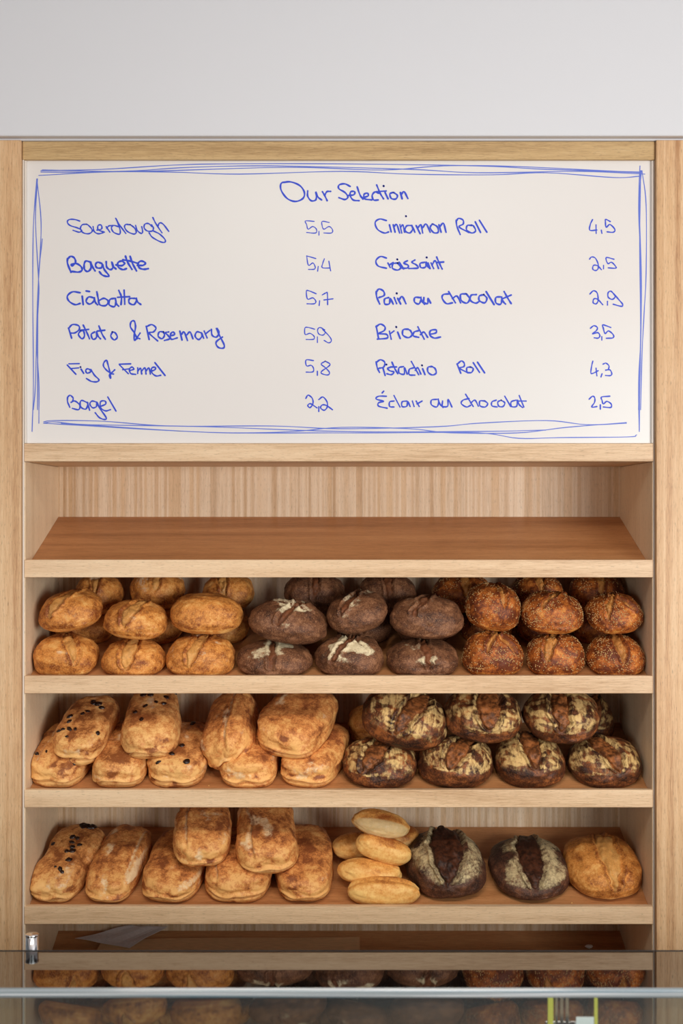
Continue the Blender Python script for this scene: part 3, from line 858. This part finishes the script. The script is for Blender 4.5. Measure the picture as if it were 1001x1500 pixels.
bord = [
 [[(60,250),(150,248),(250,242),(330,240),(500,240),(700,243),(800,248),(940,252)],
  [(60,252),(130,252),(200,250),(280,245),(400,243),(600,248),(700,253),(850,251),(945,255)],
  [(57,257),(150,252),(250,252),(350,255),(500,251),(600,255),(720,256),(800,253),(900,260),(938,258)],
  [(62,249),(200,251),(420,245),(560,249),(650,243),(760,244),(940,253)]],
 [[(54,262),(49,330),(48,430),(49,560),(47,632)],[(54,262),(60,320),(59,370),(55,440),(52,560),(49,600)],
  [(55,262),(52,320),(56,400),(57,430),(54,500),(57,560),(57,620)],[(62,350),(56,420),(55,600)]],
 [[(938,243),(936,300),(938,360),(940,450),(938,550),(937,630)],[(940,250),(937,300),(940,400),(939,500),(936,560),(937,632)],
  [(941,250),(947,300),(947,400),(944,460),(941,520),(939,600)],[(939,250),(937.5,360),(939,480),(936,600)]],
 [[(64,620),(80,618),(130,622),(300,625),(500,632),(700,632),(800,630)],
  [(64,618),(80,616),(150,617),(250,624),(400,624),(500,628),(640,625),(700,620),(800,616),(860,622),(918,620)],
  [(65,620),(100,622),(200,628),(330,634),(430,632),(500,626),(600,628),(660,634),(760,634),(830,626),(918,619)],
  [(90,620),(300,633),(480,634),(560,634),(700,634),(760,642),(820,641),(920,640),(933,637)]]]
for b in bord: ink('drawn_border_line', b, 0, 0, 1.0, 1.5, M_ink2)

# ------------------------------------------------------------------ the counter in front
cnt = empty('display_counter', (0, -1.1, 0.0))
tag(cnt, 'dark polished display counter with a glass front along the bottom of the view', 'counter')
zt = Z(1205.5)
yfar = D * 455.5 / 643.5 - D
yg = -1.35
boxo('counter_top', -1.35, 1.35, yg + 0.001, yfar, zt - 0.03, zt, M_stone, cnt, c=0.0015)
boxo('counter_base', -1.32, 1.32, yg + 0.03, yfar - 0.02, 0.0, 0.85, M_stone, cnt, c=0.002)
for xx in (-1.33, -0.012, 1.306): boxo('upright', xx, xx + 0.024, yfar - 0.05, yfar - 0.026, 0.85, zt - 0.03, M_steel, cnt)
ztg = Z(1445.5, yg); zbg = Z(1463.0, yg - 0.008)
gl = boxo('glass_panel', -1.36, 1.36, yg - 0.0075, yg - 0.0005, zt - 0.60, zbg, M_glass, cnt, c=0.0004)
ge = boxo('glass_rim', -1.36, 1.36, yg - 0.008, yg, zbg + 0.0002, ztg, M_gedge, cnt, c=0.003)
ge['label'] = 'bright polished rim of the glass'

exec_loaves = True
G2a, G2b, G2c = 'golden loaves on the upper bread shelf', 'dark rye loaves on the upper bread shelf', 'seeded loaves on the upper bread shelf'
G3a, G3b, G3c = 'fig loaves on the middle bread shelf', 'ciabatta loaves on the middle bread shelf', 'dark sourdough loaves on the middle bread shelf'
G4a, G4b, G4c = 'ciabatta loaves on the lowest visible bread shelf', 'bread rolls heaped on the lowest visible bread shelf', 'dark batard loaves on the lowest visible bread shelf'
YF = 0.094; BL = 0.135
# --- upper bread shelf, front row resting on the shelf
loaf('golden', 2, (48, 146, 925, 988), YF, BL, 'golden round loaf in the bottom left corner of the upper bread shelf', G2a, leaves=[(18, 0.12, 20, 62, 0.17, 0.5)])
loaf('golden', 2, (148, 244, 932, 988), YF, BL, 'golden round loaf, second along the bottom row of the upper bread shelf', G2a, leaves=[(-8, 0.0, 22, 66, 0.24, 0.8)])
loaf('golden', 2, (243, 346, 928, 988), YF, BL, 'smooth pale golden round loaf touching the first dark rye loaf, bottom row', G2a, leaves=[(-14, 0.02, 12, 70, 0.20, 0.6)])
loaf('rye', 2, (347, 459, 934, 988), YF, BL, 'low dark rye loaf with two white flour streaks beside the golden loaves, bottom row', G2b, leaves=[(0, -0.05, 20, 66, 0.10, 0.8)])
loaf('rye', 2, (461, 563, 926, 988), YF, BL, 'dark rye loaf with a ragged central split, middle of the three bottom rye loaves', G2b, leaves=[(-30, 0.0, 20, 60, 0.14, 0.8), (35, 0.1, 5, 50, 0.08, 0.8)])
loaf('rye', 2, (566, 672, 932, 988), YF, BL, 'dark rye loaf with a deep straight cut beside the seeded loaves, bottom row', G2b, leaves=[(4, 0.02, 20, 66, 0.13, 0.9)])
loaf('seeded', 2, (677, 768, 921, 988), YF, BL, 'sesame-crusted loaf, first of the bottom row next to the dark rye loaves', G2c, seeds=620, leaves=[(-25, 0.05, 10, 50, 0.12, 0.5), (40, 0.0, 20, 50, 0.1, 0.5)])
loaf('seeded', 2, (771, 857, 925, 988), YF, BL, 'sesame-crusted loaf with a pale pointed cut, middle of the three bottom seeded loaves', G2c, seeds=620, leaves=[(-20, -0.1, 15, 60, 0.2, 0.6)])
loaf('seeded', 2, (858, 946, 926, 988), YF, BL, 'sesame-crusted loaf in the bottom right corner of the upper bread shelf', G2c, seeds=620, leaves=[(5, 0.0, 15, 60, 0.2, 0.6)])
# second layer at the front
YU = 0.105
loaf('golden', 2, (56, 151, 860, 926), YU, BL, 'golden round loaf with a wide pale split, top of the stack in the left corner', G2a, rest=False, rx=22, ry=-8, leaves=[(-28, 0.0, 10, 62, 0.17, 0.7)])
loaf('golden', 2, (151, 246, 876, 937), YU - 0.008, BL, 'golden round loaf with a floury raised peak, upper layer between its two neighbours', G2a, rest=False, rx=20, ry=5, leaves=[(-18, 0.0, 12, 66, 0.22, 0.9)])
loaf('golden', 2, (249, 357, 868, 929), YU, BL, 'broad uncut golden loaf with fine blisters, upper layer beside the rye loaves', G2a, rest=False, rx=16, ry=2, leaves=[])
loaf('rye', 2, (364, 480, 876, 944), YU - 0.008, BL, 'tilted dark rye loaf with bright white flour around its cuts, upper layer', G2b, rest=False, rx=22, ry=8, leaves=[(-25, 0.1, 12, 56, 0.12, 1.0), (60, 0.1, 0, 40, 0.08, 0.6)])
loaf('rye', 2, (478, 568, 862, 929), YU, BL, 'small dark rye loaf with a raised crusty peak, middle of the upper layer', G2b, rest=False, rx=24, ry=-10, leaves=[(-28, -0.05, 5, 56, 0.14, 1.2)], flour=0.6)
loaf('rye', 2, (571, 680, 870, 936), YU - 0.003, BL, 'plain dark rye loaf with hardly any flour, upper layer beside the seeded loaves', G2b, rest=False, rx=20, ry=2, leaves=[(-20, -0.1, 5, 56, 0.12, 0.8)], flour=0.15)
loaf('seeded', 2, (681, 763, 852, 925), YU + 0.003, BL, 'tall tilted sesame-crusted loaf, upper layer next to the rye loaves', G2c, rest=False, rx=24, ry=10, seeds=620, leaves=[(10, 0.1, 10, 50, 0.12, 0.4)])
loaf('seeded', 2, (763, 855, 865, 929), YU, BL, 'reddish brown sesame-crusted loaf, middle of the upper seeded layer', G2c, rest=False, rx=20, ry=0, seeds=700, leaves=[(-35, 0.0, 0, 50, 0.12, 0.4)])
loaf('seeded', 2, (857, 943, 866, 929), YU, BL, 'sesame-crusted loaf with a pale star-shaped cut, upper layer by the right side panel', G2c, rest=False, rx=20, ry=-3, seeds=620, leaves=[(-20, -0.08, 18, 55, 0.13, 0.5), (45, 0, 20, 45, 0.08, 0.5)])
# rear row, seen in the gaps
YR = 0.262; RL = 0.13
rear = [('golden', 80, 168, 'golden loaf at the back seen in the gap beside the bottom left loaf'),
        ('golden', 178, 270, 'golden loaf at the back between the second and third golden loaves'),
        ('golden', 276, 366, 'golden loaf at the back, its side showing beside the low rye loaf'),
        ('rye', 384, 470, 'dark rye loaf at the back, behind the gap between the first two rye loaves'),
        ('rye', 490, 574, 'dark rye loaf at the back, behind the middle rye loaves'),
        ('rye', 580, 664, 'dark rye loaf at the back, behind the last pair of rye loaves'),
        ('seeded', 672, 752, 'seeded loaf at the back, a sliver showing left of the bottom seeded loaves'),
        ('seeded', 756, 832, 'seeded loaf at the back between the first and second seeded stacks'),
        ('seeded', 838, 914, 'seeded loaf at the back behind the last seeded stack')]
for k, a, b, lb in rear:
    loaf(k, 2, (a, b, 0, 0), YR, RL, lb, {'golden': G2a, 'rye': G2b, 'seeded': G2c}[k], h=0.085, n=26, seeds=180 if k == 'seeded' else 0)
YT = 0.255
top = [('golden', 110, 182, 850, 900, 'golden loaf peeping over the top left golden loaf', 0),
       ('golden', 190, 272, 845, 892, 'golden loaf with a ragged cut on the rear stack, above the second golden stack', 4),
       ('golden', 296, 373, 848, 900, 'golden loaf leaning on the rear stack above the broad golden loaf', -14),
       ('rye', 416, 506, 851, 898, 'very dark oval rye loaf on the rear stack above the floury rye loaf', 4),
       ('rye', 524, 611, 845, 900, 'very dark rye loaf on the rear stack between the upper rye loaves', 0),
       ('seeded', 633, 724, 845, 898, 'dark seeded loaf on the rear stack above the plain rye loaf', 4),
       ('seeded', 748, 826, 846, 898, 'dark seeded loaf on the rear stack between the first two seeded stacks', 0),
       ('seeded', 834, 916, 846, 898, 'dark brown seeded loaf on the rear stack by the right side panel', 0)]
for k, a, b, c, d, lb, ry in top:
    loaf(k, 2, (a, b, c, d), YT, RL, lb, {'golden': G2a, 'rye': G2b, 'seeded': G2c}[k], rest=False, h=0.082, n=34, rx=18, ry=ry, seeds=350 if k == 'seeded' else 0, flour=0.1)

# --- middle bread shelf
LL = 0.235; YL = 0.152
C1 = [(-0.5, 0.03)]
loaf('raisin_loaf', 3, (42, 150, 1062, 1156), YL, LL, 'pale fruit-studded loaf lying in the bottom left corner of the middle shelf', G3a, rz=-9, h=0.072,
     raisins=[(-0.7, -0.55, 1), (-0.35, -0.5, .8), (0.75, -0.7, .9), (-0.2, -0.1, 1)], ridge=C1)
loaf('raisin_loaf', 3, (135, 228, 1090, 1156), YL, LL, 'small smooth pale loaf, middle of the bottom layer under the two fruit loaves', G3a, rz=0, h=0.076)
loaf('raisin_loaf', 3, (215, 312, 1060, 1156), YL, LL, 'fruit-studded loaf leaning right, third along the bottom of the middle shelf', G3a, rz=-5, h=0.076,
     raisins=[(-0.5, -0.85, 1.1), (-0.35, -0.6, .9), (-0.1, -0.6, 1), (0.15, -0.3, 1.3), (0.5, -0.8, 1.2), (0.2, 0.7, 1.4)])
loaf('raisin_loaf', 3, (77, 176, 1016, 1122), YL + 0.005, LL, 'pale fruit loaf dotted with dark fruit and a flour patch, upper layer at the left', G3a, rest=False, h=0.074, rx=24, rz=-7,
     raisins=[(-0.6, -0.5, 1.1), (-0.75, -0.55, 1), (-0.35, -0.5, 1.2), (-0.5, -0.25, 1.1), (-0.55, -0.1, 1), (-0.1, -0.5, 1), (0.05, 0.1, .9), (-0.1, 0.0, .8), (0.1, 0.45, 1.3), (0.3, 0.4, 1.3), (0.5, 0.3, 1.2), (0.0, 0.55, 1.2), (0.8, -0.55, 1), (-0.3, -0.75, .8)])
loaf('raisin_loaf', 3, (176, 266, 1016, 1112), YL + 0.005, LL, 'pale fruit loaf with dark fruit clustered at its far end, upper layer', G3a, rest=False, h=0.078, rx=24, rz=2,
     raisins=[(-0.4, 0.5, 1.4), (-0.2, 0.6, 1.4), (0.1, 0.7, 1.4), (0.35, 0.65, 1.4), (0.5, 0.4, 1.3), (-0.1, 0.45, 1.3), (0.15, 0.15, .9), (0.45, 0.1, 1.1), (-0.2, 0.0, 1), (-0.55, -0.2, 1), (-0.25, -0.5, .9), (0.7, 0.7, 1.2), (-0.3, 0.75, 1.3)])
loaf('ciabatta', 3, (320, 410, 1085, 1156), YL, LL, 'short golden ciabatta, first plain loaf along the bottom of the middle shelf', G3b, rz=0, h=0.076)
loaf('ciabatta', 3, (411, 512, 1050, 1157), YL, LL, 'golden ciabatta leaning right beside the dark sourdough loaves, bottom layer', G3b, rz=-15, h=0.076)
loaf('ciabatta', 3, (293, 380, 1010, 1128), YL + 0.01, LL, 'ciabatta tipped on its side with a long pale seam, upper layer', G3b, rest=False, h=0.084, rx=30, rz=-4, ry=-26, ridge=[(0.35, 0.03)])
loaf('ciabatta', 3, (377, 496, 1012, 1113), YL + 0.006, LL, 'broad smooth ciabatta slanting up to the right, upper layer beside the sourdough', G3b, rest=False, h=0.078, rx=25, rz=-20, bend=0.04)
SL = 0.17; YS = 0.115
loaf('sourdough', 3, (501, 611, 1075, 1156), YS, SL, 'dark sourdough with a wide brown split, first on the bottom by the ciabatta', G3c, n=52, leaves=[(-28, 0.02, 8, 66, 0.30, 0.9)])
loaf('sourdough', 3, (612, 723, 1073, 1156), YS, SL, 'streaky cream and brown sourdough, second along the bottom of the sourdough pile', G3c, n=52, leaves=[(-30, 0.22, 6, 62, 0.28, 0.9)])
loaf('sourdough', 3, (723, 829, 1070, 1155), YS, SL, 'sourdough with a dark burnt base and cream shoulders, third along the bottom', G3c, n=52, leaves=[(3, 0.02, 4, 64, 0.28, 0.9)])
loaf('sourdough', 3, (830, 941, 1073, 1155), YS, SL, 'sourdough with a slanting brown split by the right side panel, bottom layer', G3c, n=52, leaves=[(24, -0.12, 8, 64, 0.28, 0.9)])
loaf('sourdough', 3, (530, 656, 1005, 1100), YS + 0.018, SL, 'largest darkest streaked sourdough tipped to the right, first of the upper layer', G3c, n=52, rest=False, rx=32, ry=14, rz=-4, leaves=[(-22, 0.15, 10, 66, 0.24, 0.9)])
loaf('sourdough', 3, (650, 765, 1004, 1089), YS + 0.012, SL, 'sourdough with broad cream flour bands around a red-brown split, middle of the upper layer', G3c, n=52, rest=False, rx=28, ry=3, leaves=[(0, 0.08, 14, 64, 0.34, 0.9)])
loaf('sourdough', 3, (764, 879, 1004, 1090), YS + 0.012, SL, 'dark brown sourdough with an upright split, last of the upper layer', G3c, n=52, rest=False, rx=28, ry=-2, leaves=[(-4, -0.05, 14, 64, 0.26, 0.9)])
loaf('golden', 3, (509, 585, 1022, 1080), 0.27, 0.11, 'pale yellow loaf end poking out behind the first upper sourdough', 'loaves at the back of the middle shelf', rest=False, h=0.06, n=26, rx=18)
loaf('golden', 3, (512, 592, 0, 0), 0.275, 0.11, 'golden loaf at the back underneath the pale yellow loaf end', 'loaves at the back of the middle shelf', h=0.07, n=22)
loaf('sourdough', 3, (838, 900, 1030, 1090), 0.275, 0.12, 'small sourdough showing a cream edge behind the last upper sourdough', 'loaves at the back of the middle shelf', h=0.105, n=30)

# --- lowest visible bread shelf
loaf('raisin_loaf', 4, (42, 156, 1206, 1326), 0.165, 0.262, 'long brown-topped fruit loaf with dark fruit at its far end, lowest visible shelf left corner', 'fruit loaf on the lowest visible shelf', rz=-11, h=0.066,
     raisins=[(-0.1, 0.9, 1.5), (0.1, 0.93, 1.5), (0.3, 0.9, 1.5), (0.0, 0.8, 1.3), (0.35, 0.78, 1.4), (-0.1, 0.4, 1.4), (-0.05, 0.25, 1.3), (0.1, 0.1, 1.4), (0.0, -0.02, 1.3), (0.2, 0.0, 1.2), (0.35, 0.2, 1.1), (-0.75, 0.2, 1), (0.35, -0.3, 1.3), (0.2, -0.6, 1.2), (0.35, -0.65, 1), (0.0, -0.55, .9), (0.1, 0.35, 1.2)])
loaf('ciabatta', 4, (125, 223, 1205, 1325), 0.165, 0.262, 'long flour-dusted ciabatta, second along the lowest visible shelf', G4a, rz=-7, h=0.066, ridge=[(0.62, 0.03)], flour=1.4)
loaf('ciabatta', 4, (208, 310, 1215, 1325), 0.16, 0.25, 'flat golden ciabatta with a pale lip, partly under the first upper ciabatta', G4a, rz=-6, h=0.062)
loaf('ciabatta', 4, (300, 400, 1245, 1326), 0.155, 0.235, 'plump ciabatta under the two upper ones, lowest visible shelf', G4a, rz=0, h=0.074, ridge=[(-0.7, 0.03)])
loaf('ciabatta', 4, (400, 489, 1203, 1326), 0.165, 0.262, 'long squared ciabatta beside the small rolls', G4a, rz=3, h=0.070)
loaf('ciabatta', 4, (253, 340, 1182, 1270), 0.168, 0.235, 'short browned ciabatta, left one of the two lying on top', G4a, rest=False, h=0.072, rx=24, rz=2, ridge=[(-0.55, 0.03)])
loaf('ciabatta', 4, (345, 438, 1182, 1281), 0.160, 0.24, 'knobbly ciabatta with a folded left edge, right one of the two lying on top', G4a, rest=False, h=0.072, rx=24, rz=6, ridge=[(-0.6, 0.05)])
RP = dict(n=34, p=2.3)
loaf('roll', 4, (509, 616, 1283, 1326), 0.060, 0.066, 'smooth pale long roll at the bottom of the heap', G4b, h=0.058, ry=2, **RP)
loaf('roll', 4, (494, 589, 1249, 1298), 0.100, 0.070, 'long golden roll lying second from the bottom of the heap', G4b, rest=False, h=0.050, rx=14, ry=6, **RP)
loaf('roll', 4, (521, 603, 1213, 1268), 0.115, 0.070, 'brown glossy roll tipped down to the right, third in the heap', G4b, rest=False, rx=10, ry=18, brown=1.6, h=0.052, **RP)
loaf('roll', 4, (515, 601, 1186, 1229), 0.135, 0.070, 'roll showing its pale underside on top of the heap', G4b, rest=False, rx=36, ry=16, h=0.042, open=1, brown=1.4, **RP)
loaf('roll', 4, (487, 560, 1214, 1259), 0.185, 0.070, 'yellowish roll at the left behind the heap', G4b, rest=False, rx=18, ry=-4, h=0.050, **RP)
loaf('roll', 4, (560, 618, 1200, 1250), 0.215, 0.080, 'shaded brown roll at the back right of the heap', G4b, rest=False, rx=18, ry=10, h=0.05, brown=2, **RP)
loaf('roll', 4, (500, 590, 0, 0), 0.215, 0.075, 'roll at the very back underneath the heap', G4b, h=0.055, n=22)
loaf('batard', 4, (593, 713, 1209, 1325), 0.150, 0.225, 'big near-black batard with a gaping split beside the rolls', G4c, n=56, rz=5, leaves=[(-8, 0.02, 0, 76, 0.44, 0.8)])
loaf('batard', 4, (715, 836, 1221, 1325), 0.150, 0.22, 'big near-black batard, the one between the other batard and the golden loaf', G4c, n=56, rz=8, leaves=[(-10, 0.0, 0, 74, 0.36, 0.8)])
loaf('golden', 4, (823, 941, 1218, 1325), 0.150, 0.22, 'large golden loaf with a long seam by the right side panel, lowest visible shelf', 'golden loaf on the lowest visible shelf', n=52, rz=6, leaves=[(-4, 0.08, 10, 74, 0.26, 0.5)])

# soft contact: where two loaves press together the lower one is dented to the upper one's skin; nothing passes the panels
from mathutils.bvhtree import BVHTree
def settle():
    bpy.context.view_layer.update()
    L = [o for o in sc.objects if o.get('category') == 'bread']
    info = {}
    for o in L:
        n = len(o.data.vertices); co = np.empty(n * 3); o.data.vertices.foreach_get('co', co)
        M = np.array(o.matrix_world)
        W = co.reshape(-1, 3) @ M[:3, :3].T + M[:3, 3]
        z0 = min(LIP, key=lambda k: abs(surf(k, M[1, 3]) - M[2, 3]) if surf(k, M[1, 3]) < M[2, 3] + 0.01 else 9)
        W[:, 0] = np.clip(W[:, 0], XL + 0.003, XR - 0.003); W[:, 1] = np.minimum(W[:, 1], YB - 0.002)
        lip = Z(LIP[z0])
        W[:, 1] = np.where(W[:, 2] < lip + 0.001, np.maximum(W[:, 1], 0.0185), W[:, 1])
        info[o.name] = [o, W, M, o.data]
    polys = {}
    order = sorted(L, key=lambda o: -info[o.name][1][:, 2].mean())
    done = []
    for o in order:
        W = info[o.name][1]
        lo, hi = W.min(0), W.max(0)
        for b, tb, bl, bh in done:
            if (lo > bh).any() or (hi < bl).any(): continue
            m = np.where(((W > bl) & (W < bh)).all(1))[0]
            for i in m:
                p = Vector(W[i]); q, nn, _, dist = tb.find_nearest(p, 0.04)
                if q is None: continue
                if (p - q).dot(nn) < 0.0004: W[i] = q + nn * 0.0005
        key = (len(W),)
        if key not in polys:
            f = np.empty(len(o.data.polygons) * 4, int); o.data.loops.foreach_get('vertex_index', f); polys[key] = f.reshape(-1, 4).tolist()
        done.append((o, BVHTree.FromPolygons(W.tolist(), polys[key]), W.min(0), W.max(0)))
        Mi = np.linalg.inv(info[o.name][2]); C = W @ Mi[:3, :3].T + Mi[:3, 3]
        o.data.vertices.foreach_set('co', C.ravel()); o.data.update()
settle()

# ------------------------------------------------------------------ bits on the shelf behind the counter
def sheet(name, quad, nx, nz, amp, mat, seed, label, cat, off=0.004):
    """creased sheet lying on shelf 5, corners given as (px at that depth, y)"""
    vs = []; fs = []
    (a, b, c, d) = [np.array(q, float) for q in quad]
    for j in range(nz + 1):
        for i in range(nx + 1):
            u, v = i / nx, j / nz
            q = (a * (1 - u) + b * u) * (1 - v) + (d * (1 - u) + c * u) * v
            x, y = X(q[0], q[1]), q[1]
            w = vnoise(np.array([[u * 3, v * 2, seed]]), 1.3, seed)[0]
            vs.append((x, y, surf(5, y) + off + q[2] + amp * (0.5 + 0.5 * w)))
    t = len(vs)
    vs += [(x, y, z - 0.0006) for x, y, z in vs]
    for j in range(nz):
        for i in range(nx):
            p = j * (nx + 1) + i
            f = [p, p + 1, p + nx + 2, p + nx + 1]
            fs.append(f); fs.append([k + t for k in f[::-1]])
    for i in range(nx):
        fs.append([i + t, i + 1 + t, i + 1, i]); k = nz * (nx + 1) + i; fs.append([k, k + 1, k + 1 + t, k + t])
    for j in range(nz):
        k = j * (nx + 1); fs.append([k, k + nx + 1, k + nx + 1 + t, k + t]); k += nx; fs.append([k + t, k + nx + 1 + t, k + nx + 1, k])
    m = MB(); m.add(vs, fs)
    o = m.build(name, mat); tag(o, label, cat); return o
sheet('kraft_paper_sheet', [(126, .20, 0), (528, .20, 0), (527, .312, 0), (150, .302, 0)], 24, 6, 0.008, M_kraft, 3,
      'long flat brown kraft paper sheet on the shelf just above the counter', 'paper')
sheet('tissue_paper_sheet', [(190, .262, .012), (110, .292, .012), (190, .336, .016), (246, .336, .012)], 10, 8, 0.006, M_greypaper, 8,
      'crumpled grey tissue paper lying over the brown paper', 'paper')
def lathe(prof, n=32):
    vs = []; fs = []
    for r, z in prof:
        for i in range(n):
            a = 2 * math.pi * i / n; vs.append((r * math.cos(a), r * math.sin(a), z))
    for j in range(len(prof) - 1):
        for i in range(n):
            fs.append([j * n + i, j * n + (i + 1) % n, (j + 1) * n + (i + 1) % n, (j + 1) * n + i])
    fs.append(list(range(n))[::-1]); fs.append([(len(prof) - 1) * n + i for i in range(n)])
    m = MB(); m.add(vs, fs); return m
yc_ = yfar + 0.016
zc_ = Z(1368, yc_) - (zt - 0.06)
for nm_, prof in (('chrome_post', [(0.0105, 0.0), (0.0105, zc_ - 0.003)]), ('chrome_cap', [(0.0112, zc_ - 0.003), (0.0112, zc_ - 0.0006), (0.0104, zc_)])):
    q = lathe(prof).build(nm_, M_steel, cnt, True)
    q.location = Vector((X(47, yc_), yc_, zt - 0.06)) - cnt.location
boxo('rear_reflection_strip', -1.35, 1.35, yfar + 0.0002, yfar + 0.004, zt - 0.02, zt + 0.0007, plain('dark_reflection', lin(22, 20, 20), 0.6), cnt, c=0.0004)  # added dark strip, stands in for the mirrored dark opening
# crumbs
rs = np.random.RandomState(3); m = MB(); V6, F6 = quadsphere(2)
for (pxx, row, y) in [(845, 4, .03), (848, 4, .034), (852, 4, .028), (838, 4, .05), (940, 3, .03), (498, 4, .04), (300, 3, .04), (306, 3, .06), (505, 3, .035), (615, 4, .04)]:
    c = np.array([X(pxx, y), y, surf(row, y) + 0.0008])
    m.add((V6 * rs.uniform(0.0009, 0.002) * (1 + 0.3 * rs.rand(len(V6), 1)) + c).tolist(), F6.tolist())
o = m.build('bread_crumbs', BM['roll']); tag(o, 'tiny pale bread crumbs scattered on the shelves behind the lips', 'crumbs', kind='stuff')
cr = MB(); c = np.array([X(863, .285), .285, surf(5, .285) + 0.0040])
cr.add((V6 * np.array([.009, .006, .0045]) * (1 + 0.3 * rs.rand(len(V6), 1)) + c).tolist(), F6.tolist())
tag(cr.build('paper_scrap', M_white), 'tiny white scrap lying right of the brown paper above the counter', 'scrap')

# price holder standing on the counter, seen through the glass
yh = -1.24
hold = empty('ticket_holder', (X(838, yh), yh, zt)); tag(hold, 'little ticket holder with yellow edges on the counter behind the glass at the right', 'ticket holder')
def hb(name, a, b, c, d, mat, dy=0.0, t=0.002):
    # a,b px range, c,d py range at depth yh (bottom d rests on the top)
    o = boxo(name, X(a, yh), X(b, yh), yh + dy, yh + dy + t, Z(d, yh) if d else zt + 0.0003, Z(c, yh), mat, hold, c=0.0003)
    return o
zz0 = None
hb('yellow_edge', 803, 811, 1461, 0, M_yellow)
hb('yellow_edge', 871, 876, 1461, 0, M_yellow)
hb('rod', 814, 818, 1461, 0, M_steel, 0.001)
hb('rod', 821, 826, 1461, 0, M_steel, 0.001)
hb('rod', 829, 834, 1461, 0, M_steel, 0.001)
hb('holder_foot', 800, 878, 1498, 0, M_steel, 0.003)
hb('ticket', 844, 870, 1489, 0, M_white, -0.0025)
